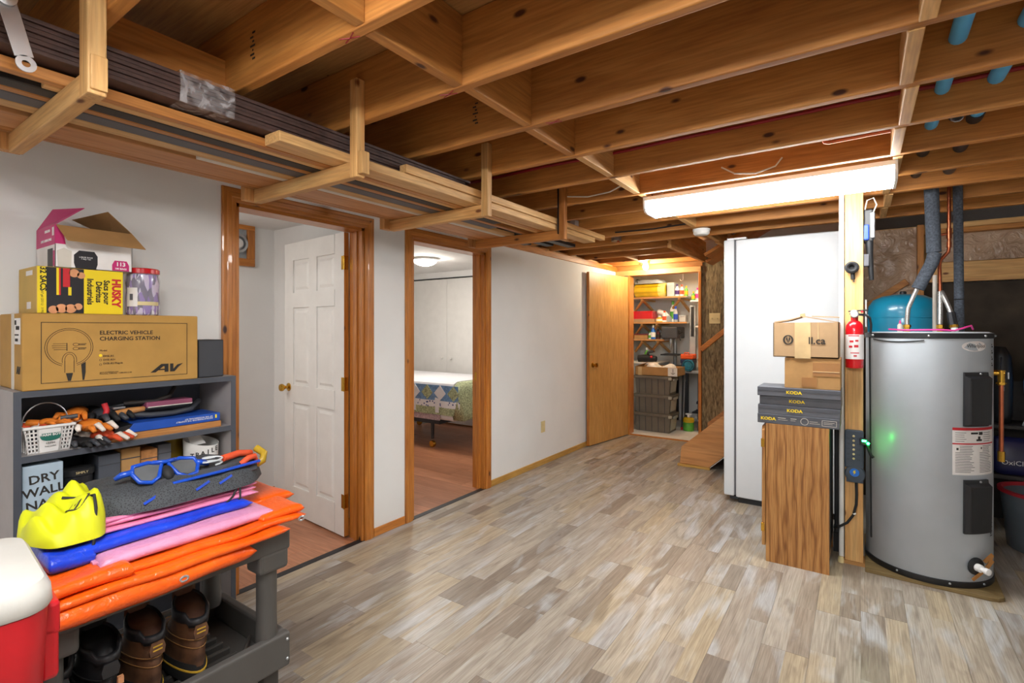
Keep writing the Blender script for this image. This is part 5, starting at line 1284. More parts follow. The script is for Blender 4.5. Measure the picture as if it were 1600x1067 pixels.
# snorkel bag
def mesh_mat():
    g = N('black mesh cloth'); tc = g.add('ShaderNodeTexCoord')
    v = g.add('ShaderNodeTexVoronoi', i_Scale=260.0); g.ln(tc.outputs['Object'], v.inputs['Vector'])
    g.ln(g.ramp(v.outputs['Distance'], [(.2, '121315'), (.5, '3e4145')]), g.b.inputs['Base Color']); g.b.inputs['Roughness'].default_value = .8; MATS['mesh cloth'] = g.m
mesh_mat()
BZ = TZ + .1225
mat('bag yellow', 'c6ca0a', .55, var=.05); mat('mask blue', '1446b0', .3); mat('mask lens', '5a5c5e', .15, var=.15); mat('snorkel clear', 'b4b8ba', .15, var=.2)
t = thing('snorkel_bag', 'black mesh drawstring bag of snorkel gear with a bright yellow end, on the stacked sheets', 'bag', (-1.72, .65, BZ))
def lump(x0, x1, y0, y1, z0, hfun, ny=30, nx=14, seed=1, amp=.005):
    m = MB(); top = []; 
    for j in range(ny + 1):
        for k in range(nx + 1):
            fy, fx = j / ny, k / nx
            y = y0 + (y1 - y0) * fy; x = x0 + (x1 - x0) * fx
            e = (1 - abs(2 * fx - 1) ** 4) * (1 - abs(2 * fy - 1) ** 6)
            x = (x0 + x1) / 2 + (x - (x0 + x1) / 2) * (1 - .42 * abs(2 * fy - 1) ** 5); y = (y0 + y1) / 2 + (y - (y0 + y1) / 2) * (1 - .12 * abs(2 * fx - 1) ** 4)
            h = hfun(fx, fy) * max(0, e) ** .5
            top.append((x + noise.noise(Vector((y * 9, seed, x * 5))) * amp * 2, y, z0 + h + noise.noise(Vector((x * 20, y * 20, seed))) * amp * min(1, e * 3)))
    n = nx + 1
    m.add(top, [(j * n + k, j * n + k + 1, (j + 1) * n + k + 1, (j + 1) * n + k) for j in range(ny) for k in range(nx)])
    b = [(p[0], p[1], z0) for p in top]
    m.add(b, [(j * n + k, (j + 1) * n + k, (j + 1) * n + k + 1, j * n + k + 1) for j in range(ny) for k in range(nx)])
    return m
mk('mesh_body', lump(-1.89, -1.575, .43, .94, BZ, lambda a, b: .056 + .012 * b + .006 * math.sin(b * 17 + a * 8), 34, 18, 3, .007), 'mesh cloth', t, smooth='all')
def yh(a, b): return .05 + .055 * b + .012 * math.sin(a * 11 + b * 7) + .008 * math.sin(b * 23 - a * 9)
def ypt(x, y, dz=.004):
    fx, fy = (x + 1.79) / .245, (y - .335) / .155
    e = max(0, (1 - abs(2 * fx - 1) ** 4) * (1 - abs(2 * fy - 1) ** 6))
    return (x, y, BZ - .022 + yh(fx, fy) * e ** .5 + dz)
ye = mk('yellow_end', lump(-1.79, -1.545, .335, .49, BZ - .022, yh, 28, 24, 6, .012), 'bag yellow', t, smooth='all')
mk('draw_cord', MB().tube([ypt(-1.66, .41, .006), ypt(-1.64, .44, .008), ypt(-1.59, .455, .006), ypt(-1.56, .45, .006), (-1.54, .44, BZ - .03), (-1.53, .43, BZ - .07)], .0035, 8), 'black rubber', t, smooth=True)
mk('draw_cord', MB().tube([(-1.59, .82, BZ + .02), (-1.575, .79, BZ - .02), (-1.56, .74, BZ - .05), (-1.55, .69, BZ - .06)], .003, 8).tube([(-1.59, .82, BZ + .02), (-1.572, .81, BZ - .03), (-1.553, .77, BZ - .06)], .003, 8), 'black rubber', t, smooth=True)
def on_lump(y, x, dz=0.0): return (x, y, BZ + .028 + dz)
m = MB(); n = 24
em = lambda r: [(-1.60 + .3 * r * math.sin(2 * math.pi * k / n) * .7, .452 + r * math.cos(2 * math.pi * k / n), BZ + .036 + r * .9 * math.sin(2 * math.pi * k / n)) for k in range(n)]
mk('round_emblem', MB().tube([ypt(-1.60 - .024 * math.sin(a), .425 + .022 * math.cos(a)) for a in [k * .2618 for k in range(24)]], .0017, 6, close=True), 'print dark', ye, smooth=True)
mk('emblem_letter', MB().tube([ypt(-1.615, .413), ypt(-1.612, .432), ypt(-1.60, .42), ypt(-1.588, .43), ypt(-1.585, .415)], .0022, 6), 'print dark', ye, smooth=True)
# mask: two lens frames on a black skirt
t = thing('dive_mask', 'blue framed diving mask with grey lenses lying in the mesh bag', 'diving mask', (-1.64, .64, BZ + .05))
Rm = Matrix.Translation((-1.665, .645, BZ + .078)) @ Matrix.Rotation(R(90), 4, 'Z') @ Matrix.Rotation(R(42), 4, 'X') @ Matrix.Rotation(R(-3), 4, 'Z')
def loc3(pts): return [Rm @ Vector(p) for p in pts]
sk = mk('skirt', MB().rings([[(.078 * math.cos(a) * s, .036 * math.sin(a) * s, z) for a in [k * .2618 for k in range(24)]] for s, z in ((1.0, 0), (1.08, -.012), (.92, -.04), (.8, -.045))]).xf(Rm), 'black rubber', t, smooth='all')
for s in (-1, 1):
    out = [(s * .008, .022), (s * .04, .033), (s * .078, .026), (s * .084, .002), (s * .072, -.028), (s * .045, -.036), (s * .024, -.022)]
    fr = mk('lens_frame', MB().tube([Rm @ Vector((a, b, .004)) for a, b in out], .0058, 8, close=True), 'mask blue', t, smooth='all')
    n = len(out); mk('lens', MB().add([Rm @ Vector((a, b, .003)) for a, b in out], [tuple(range(n))]), 'mask lens', fr)
    mk('strap_clip', MB().tube([Rm @ Vector((s * .08, .008, .004)), Rm @ Vector((s * .105, .01, -.004)), Rm @ Vector((s * .118, .008, -.015))], [.009, .009, .006], 8), 'mask blue', t, smooth='all')
mk('bridge', MB().tube([Rm @ Vector(p) for p in ((-.03, .03, .006), (0, .024, .009), (.03, .03, .006))], .006, 8), 'mask blue', t, smooth='all')
mk('nose_pocket', MB().ball((0, -.012, .004), .015, .026, .014, 12, 8).xf(Rm), 'black rubber', t, smooth='all')
t = thing('snorkel', 'clear and red snorkel with a yellow tip at the right end of the mesh bag', 'snorkel', (-1.68, .85, BZ + .06))
mk('coil', MB().tube([(-1.66 + .02 * math.cos(a), .77 + .028 * math.sin(a), BZ + .07 + .001 * k) for k, a in enumerate([k * .5 for k in range(26)])], .0028, 6), 'snorkel clear', t, smooth=True)
mk('tube', MB().tube([(-1.66, .80, BZ + .08), (-1.68, .86, BZ + .082), (-1.70, .91, BZ + .07)], .011, 12), 'glove red', t, smooth=True)
mk('mouthpiece', MB().tube([(-1.625, .84, BZ + .06), (-1.62, .86, BZ + .075), (-1.63, .885, BZ + .075), (-1.64, .90, BZ + .05), (-1.63, .87, BZ + .045)], .009, 10), 'glove red', t, smooth=True)
mk('yellow_tip', MB().tube([(-1.66, .90, BZ + .035), (-1.65, .925, BZ + .05), (-1.66, .935, BZ + .07), (-1.69, .925, BZ + .085)], .012, 12), 'tub yellow', t, smooth=True)
t = thing('swim_fin', 'blue and grey swim fin lying in the front of the mesh bag', 'swim fin', (-1.62, .7, BZ + .02))
mk('blade', MB().add([(-1.606, .60, BZ + .028), (-1.606, .88, BZ + .036), (-1.64, .90, BZ + .066), (-1.645, .60, BZ + .058)], [(0, 1, 2, 3)]), 'dark grey', t, solid=.006)
mk('blue_rail', MB().tube([(-1.612, .64, BZ + .05), (-1.604, .77, BZ + .056), (-1.608, .89, BZ + .062)], .008, 8, flat=.6), 'mask blue', t, smooth=True)
for k in range(4): mk('blue_rib', MB().bar((-1.583, .56 + .065 * k, BZ + .02 + .002 * k), (-1.592, .60 + .065 * k, BZ + .034 + .002 * k), .007, .0015, up=(1, 0, .3)), 'tool blue', t)

# ------------------------------------------------------------------ boots on the lower tray
def leather(name, c1, c2, r):
    g = N(name); tc = g.add('ShaderNodeTexCoord'); n = g.add('ShaderNodeTexNoise', i_Scale=22.0, i_Detail=6); g.ln(tc.outputs['Object'], n.inputs['Vector'])
    g.ln(g.ramp(n.outputs[0], [(.32, c1), (.68, c2)]), g.b.inputs['Base Color']); g.b.inputs['Roughness'].default_value = r; g.bump(n.outputs[0], .3, .003); MATS[name] = g.m
leather('leather brown', '3a2418', '6e4a30', .6); leather('leather black', '121214', '2c2c30', .5); leather('lining brown', '4a2c1e', '6b4630', .85)
mat('stitch tan', '8a6232', .7); mat('stitch yellow', 'c9a032', .6); mat('sole black', '1b1a1a', .8)
def boot(up, lining, collar_m, welt, pull, label, loc, rz):
    t = thing('work_boot', label, 'boot', (0, 0, 0), 'boots on the cart')
    N_ = 28
    def sec(xh, xt, w, z, toe=1.0):
        """egg-shaped section from heel xh to toe xt (toe towards -X)"""
        o = []
        for k in range(N_):
            a = 2 * math.pi * k / N_; c, s_ = math.cos(a), math.sin(a)
            x = (xh + xt) / 2 + (xh - xt) / 2 * c
            o.append((x, .91 * w / 2 * s_ * (1 + .12 * -c * toe), z))
        return o
    mk('sole', MB().rings([sec(.0, -.285, .098, 0), sec(.004, -.292, .104, .006), sec(.002, -.29, .102, .03)]), 'sole black', t, smooth=True)
    mk('welt', MB().rings([sec(.003, -.291, .106, .0305), sec(.003, -.291, .106, .0345)]), welt, t, smooth=True)
    mk('rand', MB().rings([sec(-.001, -.287, .102, .035), sec(-.003, -.284, .099, .052)]), 'sole black', t, smooth=True)
    body = [sec(-.002, -.282, .097, .045), sec(-.004, -.275, .093, .07), sec(-.002, -.25, .09, .092), sec(-.006, -.2, .086, .112), sec(-.012, -.165, .084, .13), sec(-.012, -.145, .084, .15), sec(-.006, -.135, .088, .165)]
    mk('upper', MB().rings(body, caps=False), up, t, smooth='all')
    top = [sec(-.006, -.135, .088, .164), sec(.0, -.132, .094, .172), sec(-.001, -.13, .094, .188), sec(-.008, -.127, .084, .196), sec(-.014, -.124, .074, .19)]
    for ring in top[1:]:
        for k in range(N_):
            c = math.cos(2 * math.pi * k / N_); p = ring[k]; ring[k] = (p[0], p[1], p[2] - (.016 if c > .75 else 0) + (.022 * max(0, -c)))
    co = mk('collar', MB().rings(top, caps=False), collar_m, t, smooth='all')
    mk('lining', MB().rings([[(p[0], p[1], p[2]) for p in top[-1]], sec(-.014, -.125, .07, .15), sec(-.012, -.15, .07, .1), sec(-.02, -.2, .06, .06)]), lining, t, smooth='all')
    mk('tongue', MB().rings([[(-.118 - .003 * q + d, w * e, z) for d, w, e in ((0, .03, -1), (-.006, .015, -1), (-.008, 0, 0), (-.006, .015, 1), (0, .03, 1), (.004, .015, 1), (.005, 0, 0), (.004, .015, -1))] for q, z in ((2, .15), (1, .19), (0, .225), (-1, .232))]), lining, t, smooth='all')
    # heel patch with two yellow stitches, seams
    hp = mk('heel_patch', MB().add([(.0005, a, b) for a, b in ((-.016, .128), (.016, .128), (.019, .145), (.014, .162), (-.014, .162), (-.019, .145))], [(0, 1, 2, 3, 4, 5)]), up, t, solid=.004)
    if pull:
        for z in (.14, .15): mk('stitch_bar', B(.0022, .0035, -.011, .011, z, z + .0035), 'stitch yellow', hp)
    for z in (.098, .122): mk('seam', MB().tube([(p[0] + .0012 * math.cos(2 * math.pi * k / N_), p[1] * 1.02, p[2]) for k, p in enumerate(sec(-.001, -.18 if z > .1 else -.24, .09, z))], .0013, 5, close=True), 'stitch tan' if pull else 'sole black', t)
    if not pull: mk('side_tag', B(-.004, .0045, .014, .026, .1, .118), 'peach', t)
    t.location = loc; t.rotation_euler = (0, 0, rz)
BT = .3995
boot('leather brown', 'lining brown', 'leather black', 'stitch yellow', True, 'brown leather work boot nearest the right end of the cart', (-1.505, .668, BT), R(-3))
boot('leather brown', 'lining brown', 'leather black', 'stitch yellow', True, 'brown leather work boot beside the black boots', (-1.515, .566, BT), R(2))
boot('leather black', 'leather black', 'leather black', 'sole black', False, 'black work boot with a small orange tag beside the brown boots', (-1.515, .466, BT), R(1))
boot('leather black', 'leather black', 'leather black', 'sole black', False, 'black work boot half hidden behind the red cooler', (-1.53, .374, BT), R(0))
# ------------------------------------------------------------------ red cooler on a crate
mat('cooler red', 'b8141f', .4, var=.06); mat('cooler white', 'b8b5af', .5, var=.03, bump=.15)
t = thing('cooler', 'red picnic cooler with a white lid at the left edge beside the cart', 'cooler', (0, 0, 0))
def rr(hx, hy, r, z, n=6):
    o = []
    for (sx, sy, a0) in ((1, 1, 0), (-1, 1, 90), (-1, -1, 180), (1, -1, 270)):
        for k in range(n + 1):
            a = R(a0 + 90 * k / n); o.append((sx * (hx - r) + r * math.cos(a), sy * (hy - r) + r * math.sin(a), z))
    return o
mk('body', MB().rings([rr(.15, .25, .04, 0), rr(.155, .255, .04, .01), rr(.17, .27, .045, .36)]), 'cooler red', t, smooth=True)
mk('lid', MB().rings([rr(.172, .272, .045, .362), rr(.176, .276, .048, .37), rr(.174, .274, .048, .395), rr(.165, .265, .045, .41), rr(.13, .23, .03, .416)]), 'cooler white', t, smooth=True)
mk('handle', B(-.05, .10, .262, .292, .28, .345).box(.06, .10, .262, .29, .20, .30), 'cooler red', t, bevel=.008)
mk('seam', B(.1612, .1655, .218, .22, .1, .35), 'siding dark', t)
lg = mk('sticker', MB().add([(.1722, .125, .335), (.1722, .2, .33), (.1682, .2, .255), (.1682, .125, .26)], [(0, 1, 2, 3)]), 'label white', t)
mk('sticker_field', MB().add([(.1732, .128, .331), (.1732, .197, .326), (.1702, .197, .282), (.1702, .128, .286)], [(0, 1, 2, 3)]), 'cooler red', lg)
text('B', .05, (.1748, .172, .305), '+X', 'label white', lg, bold=.04)
t.location = (-1.375, .025, .52); t.rotation_euler = (0, 0, R(-5))
t = thing('plastic_crate', 'black plastic crate carrying the red cooler', 'crate', (-1.385, .01, 0))
for k in range(5):
    z = .02 + .105 * k
    for q in ((-1.55, -1.22, -.23, -.22), (-1.55, -1.22, .24, .25), (-1.55, -1.54, -.22, .24), (-1.23, -1.22, -.22, .24)): mk('slat', B(*q, z, z + .06), 'black plastic', t)
for x in (-1.525, -1.245):
    for y in (-.205, .225): mk('corner_post', B(x - .015, x + .015, y - .015, y + .015, 0, .51), 'black plastic', t)
mk('top_deck', B(-1.55, -1.22, -.23, .25, .51, .519), 'black plastic', t)
# ------------------------------------------------------------------ behind the heater: plastic sheeting on the wall framing
def poly():
    g = N('plastic sheeting over insulation'); tc = g.add('ShaderNodeTexCoord')
    n = g.add('ShaderNodeTexNoise', i_Scale=4.0, i_Detail=3); g.ln(tc.outputs['Object'], n.inputs['Vector'])
    g.ln(g.ramp(n.outputs[0], [(.3, '8a6a50'), (.7, 'bfa288')]), g.b.inputs['Base Color']); g.b.inputs['Roughness'].default_value = .12
    n2 = g.add('ShaderNodeTexNoise', i_Scale=9.0, i_Detail=4, i_Distortion=2.5); g.ln(tc.outputs['Object'], n2.inputs['Vector']); g.bump(n2.outputs[0], .7, .03); MATS['poly'] = g.m
poly()
def sheet(x0, x1, z0, z1, y, amp, seed, n=26):
    m = MB(); v = []
    for j in range(n + 1):
        for k in range(n + 1):
            x = x0 + (x1 - x0) * k / n; z = z0 + (z1 - z0) * j / n
            e = max(0, math.sin(math.pi * k / n)) ** .5 * max(0, math.sin(math.pi * j / n)) ** .5
            d = abs(noise.noise(Vector((x * 6 + z * 5, z * 7 - x * 4, seed)))) * amp * e
            v.append((x, y - d - .002, z))
    return m.add(v, [(j * (n + 1) + k, j * (n + 1) + k + 1, (j + 1) * (n + 1) + k + 1, (j + 1) * (n + 1) + k) for j in range(n) for k in range(n)])
wf = root('wall_framing', (.5, 5.1, 1.4))
mk('insulation_board', B(-.1, .36, 5.08, 5.118, 1.3, 2.178).box(.4, 2.4, 5.1, 5.3, 1.89, 2.178), 'cardboard', wf)
mk('plastic_sheet', sheet(-.1, .36, 1.3, 2.17, 5.078, .05, 3), 'poly', wf, smooth='all')
mk('plastic_sheet', sheet(.42, 2.4, 1.89, 2.12, 5.098, .03, 7, 30), 'poly', wf, smooth='all')
mk('corner_stud', B(.36, .40, 5.0, 5.068, 1.3, 2.178), 'joist Z', wf, bevel=.003)
mk('top_plate', B(.40, 2.4, 5.02, 5.095, 2.10, 2.135), 'joist X', wf, bevel=.003)
mk('top_plate', B(.40, 2.4, 5.03, 5.095, 2.137, 2.178), 'stud X', wf, bevel=.003)
mk('brace', MB().bar((.30, 5.05, 1.75), (-.08, 5.05, 1.47), .03, .05), 'joist X', wf, bevel=.003)
# ------------------------------------------------------------------ things at the right edge
mat('bucket grey', '5b636b', .45); mat('bucket red', 'b0202c', .4)
t = thing('laundry_tub', 'grey round plastic tub with a red rim on the floor right of the heater', 'tub', (.96, 4.46, 0))
mk('tub', MB().lathe(.96, 4.46, [(.185, 0), (.19, .005), (.222, .345), (.217, .345), (.183, .012)], 40), 'bucket grey', t, smooth=True)
mk('rim', MB().lathe(.96, 4.46, [(.222, .345), (.236, .348), (.236, .365), (.215, .368), (.212, .345)], 40, caps=False), 'bucket red', t, smooth=True)
t = thing('low_shelf', 'dark low shelf carrying bags and bottles behind the red-rimmed tub', 'shelf', (1.1, 4.9, 0))
mk('deck', B(.7, 1.6, 4.72, 5.05, .36, .385), 'siding dark', t)
for x in (.70, 1.57): mk('side_panel', B(x, x + .03, 4.73, 5.04, 0, .70), 'siding dark', t)
mk('upper_deck', B(.7, 1.6, 4.74, 5.05, .70, .72), 'siding dark', t); mk('back', B(.7, 1.6, 5.05, 5.06, 0, 1.0), 'siding dark', t)
mat('bag navy', '1d1f4a', .35, var=.2); mat('bag purple', '4a2a6a', .4, var=.2); mat('plastic pale', 'a9adb0', .4)
t = thing('detergent_bag', 'dark blue bag with white lettering on the low shelf by the tub', 'bag', (.87, 4.79, .386))
mk('bag', MB().rings([[(.875 + .125 * s * math.copysign(abs(math.cos(a)) ** .5, math.cos(a)), 4.79 + .05 * s * q * math.copysign(abs(math.sin(a)) ** .6, math.sin(a)), z) for a in [k * .3927 for k in range(16)]] for s, q, z in ((.9, 1, .388), (1, 1, .42), (1, .9, .52), (.95, .5, .60), (.92, .15, .635))]).jitter(.004, 14, 5), 'bag navy', t, smooth='all')
text('OxiClean', .045, (.875, 4.733, .47), '-Y', 'print white', t)
t = thing('jug', 'pale grey plastic jug beside the dark blue bag on the low shelf', 'jug', (1.1, 4.85, .386))
mk('body', MB().lathe(1.1, 4.85, [(.07, .386), (.075, .395), (.075, .55), (.03, .59), (.028, .61)], 24), 'plastic pale', t, smooth=True); mk('cap', MB().lathe(1.1, 4.85, [(.032, .61), (.032, .64), (.01, .645)], 16), 'bag purple', t, smooth=True)
t = thing('backpack', 'tall black padded bag standing on the low shelf right of the water heater', 'bag', (.81, 4.91, .72))
mk('body', MB().rings([[(.81 + .06 * math.cos(a) * s, 4.92 + .12 * math.sin(a) * s2, z) for a in [k * .3927 for k in range(16)]] for s, s2, z in ((.9, .9, .721), (1.1, 1, .78), (1.15, 1, 1.0), (1, .95, 1.18), (.5, .7, 1.25))]), 'black plastic', t, smooth='all')
mk('strap', MB().tube([(.80, 4.80, .80), (.79, 4.785, 1.0), (.80, 4.81, 1.18)], .012, 8, flat=.4), 'dark grey', t, smooth=True)
mk('buckle', B(.785, .81, 4.775, 4.785, .95, .98), 'print white', t, bevel=.002)
mat('sport blue', '2a6fb4', .4, var=.4, scale=25)
t = thing('sport_bag', 'blue and green patterned bag at the right edge behind the black bag', 'bag', (1.08, 4.93, .72))
mk('bag', MB().ball((1.09, 4.93, 1.0), .16, .09, .28, 20, 12).jitter(.012, 8, 4), 'sport blue', t, smooth='all'); mk('handle', MB().tube([(1.02, 4.88, 1.2), (1.05, 4.86, 1.30), (1.12, 4.86, 1.30), (1.16, 4.88, 1.2)], .01, 8), 'print white', t, smooth=True)
t = thing('towel', 'crumpled pale grey cloth hanging over the front edge of the low shelf', 'cloth', (1.0, 4.78, .72))
mk('cloth', lump(.90, 1.12, 4.742, 4.83, .721, lambda a, b: .06, 16, 16, 9, .012), 'plastic pale', t, smooth='all')
mk('hanging_edge', MB().add([(.92, 4.735, .735), (1.06, 4.735, .735), (1.07, 4.732, .64), (.99, 4.73, .61), (.91, 4.733, .65)], [(0, 1, 2, 3, 4)]), 'plastic pale', t, solid=.006)

# ------------------------------------------------------------------ bed in the second room
mat('quilt white', 'e2e2e6', .9, var=.02, scale=20); mat('quilt blue', '6f93bd', .9, var=.15, scale=40); mat('quilt floral', 'a8b08a', .9, var=.35, scale=70); mat('skirt pink', 'b9a3a8', .9, var=.2, scale=50)
def dotted():
    g = N('dotted cloth'); tc = g.add('ShaderNodeTexCoord'); v = g.add('ShaderNodeTexVoronoi', i_Scale=26.0); g.ln(tc.outputs['Object'], v.inputs['Vector'])
    g.ln(g.ramp(v.outputs['Distance'], [(.0, '4a5a90'), (.24, '4a5a90'), (.3, 'e8e8ec')]), g.b.inputs['Base Color']); g.b.inputs['Roughness'].default_value = .9; MATS['dotted'] = g.m
dotted()
t = thing('bed', 'single bed with a blue and white patchwork quilt on a wheeled metal frame', 'bed', (-4.5, 4.75, 0))
mk('mattress', B(-5.4, -3.72, 4.30, 5.25, .33, .70), 'quilt white', t, bevel=.05, seg=4)
mk('frame_rail', B(-5.4, -3.98, 4.31, 4.35, .28, .325).box(-5.4, -3.98, 5.2, 5.24, .28, .325).box(-4.02, -3.98, 4.35, 5.2, .28, .325), 'metal dark', t)
for (x, y) in ((-4.10, 4.33), (-4.10, 5.22), (-5.2, 4.33), (-5.2, 5.22)):
    lg = mk('leg', MB().tube([(x, y, .29), (x, y, .10)], [.022, .016], 10), 'metal dark', t, smooth=True)
    mk('caster', MB().lathe(x, .04, [(.036, y - .02), (.04, y - .012), (.04, y + .012), (.036, y + .02)], 18, 'Y'), 'brass', lg, smooth=True)
QY = 4.27
ro = lambda m: m.v and m
qt = mk('quilt', MB().prism([(QY + .0, .42), (QY + .0, .70), (QY + .02, .755), (QY + .08, .78), (QY + .9, .78), (QY + .97, .75), (QY + .985, .42), (QY + .975, .42), (QY + .9, .70), (QY + .08, .70), (QY + .012, .69), (QY + .012, .42)], 'X', -5.45, -3.74), 'quilt white', t, smooth=True)
rs = []
for i, (x, dz, dy) in enumerate(((-3.74, 0, 0), (-3.68, -.02, .0), (-3.64, -.06, .01), (-3.61, -.14, .02), (-3.59, -.24, .03), (-3.585, -.36, .02))):
    rs.append([(x + .02, QY - .01 + dy, .36), (x, QY + dy, .72 + dz), (x - .01, QY + .08 + dy, .78 + dz), (x - .01, QY + .95, .78 + dz), (x, QY + .98, .4), (x - .03, QY + .97, .4), (x - .03, QY + .9, .75 + dz), (x - .03, QY + .1, .75 + dz), (x - .02, QY + .02 + dy, .4)])
mk('quilt_end', MB().rings(rs), 'quilt floral', qt, smooth='all')
def strip(x0, x1, za, zb, m_, nm, dy=0):
    rs = []; n = 26
    v = []
    for z in (za, zb):
        for k in range(n + 1):
            x = x0 + (x1 - x0) * k / n
            v.append((x, QY - .004 - dy + .008 * math.sin(x * 17) * (1 if z < .6 else .3), z))
    return mk(nm, MB().add(v, [(k, k + 1, n + 2 + k, n + 1 + k) for k in range(n)]), m_, qt, solid=.004)
strip(-5.45, -3.66, .56, .735, 'quilt blue', 'blue_band')
strip(-5.45, -3.64, .485, .56, 'dotted', 'dotted_band')
strip(-5.45, -3.63, .40, .485, 'quilt floral', 'floral_band')
mk('bed_skirt', B(-5.4, -3.95, 4.285, 4.295, .33, .41), 'skirt pink', t)
k = 0
x = -3.72
while x > -4.9:
    m = MB().prism([(x - .09, .645), (x, .565), (x + .085, .645), (x, .735)], 'Y', QY - .0125, QY - .008)
    mk('quilt_patch', m, ('quilt floral', 'quilt white')[k % 2], qt); k += 1; x -= .2
# ------------------------------------------------------------------ storage closet
mat('tote', '6d665a', .55, var=.06); mat('tote light', 'a9a89c', .5)
names = ['lowest grey-brown storage tote in the stack inside the storage doorway', 'middle grey-brown storage tote in the stack inside the storage doorway', 'topmost grey-brown storage tote, under the flat cardboard box']
for i in range(3):
    z = .0125 + .2475 * i
    t = thing('storage_tote', names[i], 'storage tote', (-2.27, 6.75, z), 'stacked storage totes')
    x0, x1, y0, y1 = -2.52, -2.02, 6.55, 6.90
    m = MB().rings([[(x0 + e, y0 + e, zz), (x1 - e, y0 + e, zz), (x1 - e, y1 - e, zz), (x0 + e, y1 - e, zz)] for e, zz in ((.03, z), (.015, z + .21))])
    mk('body', m, 'tote', t, bevel=.004)
    mk('lid', B(x0 - .006, x1 + .006, y0 - .006, y1 + .006, z + .21, z + .2465), 'tote', t, bevel=.004)
    for k in range(5): mk('ridge', MB().add([(x0 + .07 + .085 * k, y0 + .026, z + .01), (x0 + .076 + .085 * k, y0 + .026, z + .01), (x0 + .076 + .085 * k, y0 + .012, z + .205), (x0 + .07 + .085 * k, y0 + .012, z + .205)], [(0, 1, 2, 3)]), 'dark grey', t, solid=.003)
    mk('handle', B(x1 - .005, x1 + .02, y0 + .1, y0 + .25, z + .185, z + .215), 'tote light', t, bevel=.004)
    mk('side_panel', MB().add([(x1 - .024, y0 + .06, z + .03), (x1 - .024, y1 - .06, z + .03), (x1 - .012, y1 - .05, z + .18), (x1 - .012, y0 + .05, z + .18)], [(0, 1, 2, 3)]), 'tote light', t, solid=.003)
    mk('latch', B(x1 - .03, x1 + .012, y0 - .01, y0 + .02, z + .2, z + .235), 'tote light', t, bevel=.003)
zt = .756
t = thing('flat_box', 'long flat open cardboard box with a black arrow mark on top of the totes', 'box', (-2.24, 6.73, zt))
m = B(-2.5, -1.94, 6.56, 6.566, zt, zt + .115).box(-2.5, -1.94, 6.9, 6.906, zt, zt + .115).box(-2.5, -2.494, 6.56, 6.906, zt, zt + .115).box(-1.946, -1.94, 6.56, 6.906, zt, zt + .115).box(-2.5, -1.94, 6.56, 6.906, zt, zt + .006)
mk('carton', m, 'cardboard', t)
mk('pale_label', B(-2.06, -1.9399, 6.5585, 6.56, zt + .004, zt + .112), 'sill white', t)
mk('black_mark', MB().bar((-1.995, 6.5578, zt + .035), (-1.995, 6.5578, zt + .10), .001, .006, up=(1, 0, 0)).tube([(-2.02, 6.5575, zt + .05), (-2.005, 6.5575, zt + .034), (-1.985, 6.5575, zt + .034), (-1.97, 6.5575, zt + .05)], .003, 6), 'print dark', t)
mk('flap', MB().add([(-2.5, 6.56, zt + .115), (-2.5, 6.9, zt + .115), (-2.43, 6.85, zt + .155), (-2.41, 6.6, zt + .15)], [(0, 1, 2, 3)]), 'cardboard', t, solid=.003)
mk('packing_tape', B(-2.46, -2.41, 6.5588, 6.56, zt, zt + .115), 'tape clear', t)
t = thing('plastic_film', 'crumpled white plastic film spilling from the flat cardboard box', 'plastic', (-2.2, 6.73, zt + .06))
mk('film', lump(-2.4, -2.0, 6.59, 6.88, zt + .05, lambda a, b: .085 + .03 * math.sin(a * 9), 20, 20, 12, .02), 'sill white', t, smooth='all')
# shelves on the back wall
for z, x1, lb in ((1.83, -1.98, 'topmost white closet shelf carrying the yellow case'), (1.47, -1.97, 'middle closet shelf carrying the red box'), (1.225, -2.28, 'lowest and shortest closet shelf with wooden brackets')):
    t = thing('closet_shelf', lb, 'shelf', (-2.4, 7.4, z - .18), 'shelves in the storage closet')
    mk('board', B(-2.845, x1, 7.1, 7.69, z - .022, z), 'sill white', t, bevel=.002)
    mk('board_edge', B(-2.845, x1, 7.096, 7.1, z - .022, z), 'board X', t)
    for x in (-2.62, -2.40 if x1 > -1.975 else x1 - .1):
        mk('bracket', MB().bar((x, 7.16, z - .035), (x - .0, 7.66, z - .2), .03, .03).bar((x, 7.12, z - .035), (x, 7.68, z - .035), .03, .024), 'stud Y', t)
        mk('diagonal_brace', MB().bar((x + .02, 7.14, z - .03), (x - .16, 7.3, z - .19), .025, .03), 'board X', t)
def item_box(nm, x0, x1, y0, z0, h, d, m_, lb, cat='box', band=None):
    t = thing(nm, lb, cat, ((x0 + x1) / 2, y0 + d / 2, z0))
    mk('body', B(x0, x1, y0, y0 + d, z0, z0 + h), m_, t, bevel=.006)
    mk('lid', B(x0 - .003, x1 + .003, y0 - .003, y0 + d + .003, z0 + h * .8, z0 + h + .004), band or m_, t, bevel=.004)
    return t
def item_bottle(nm, x, y, z, r, h, m_, m2, lb, cat='bottle'):
    t = thing(nm, lb, cat, (x, y, z))
    mk('body', MB().lathe(x, y, [(r * .9, z), (r, z + .004), (r, z + h * .62), (r * .45, z + h * .76), (r * .4, z + h * .84)], 18), m_, t, smooth=True)
    mk('cap', MB().lathe(x, y, [(r * .48, z + h * .83), (r * .48, z + h), (r * .2, z + h)], 14), m2, t, smooth=True)
    mk('label', MB().lathe(x, y, [(r * 1.02, z + h * .15), (r * 1.02, z + h * .5)], 18, caps=False), m2, t, smooth=True)
    return t
S1, S2, S3 = 1.831, 1.471, 1.226
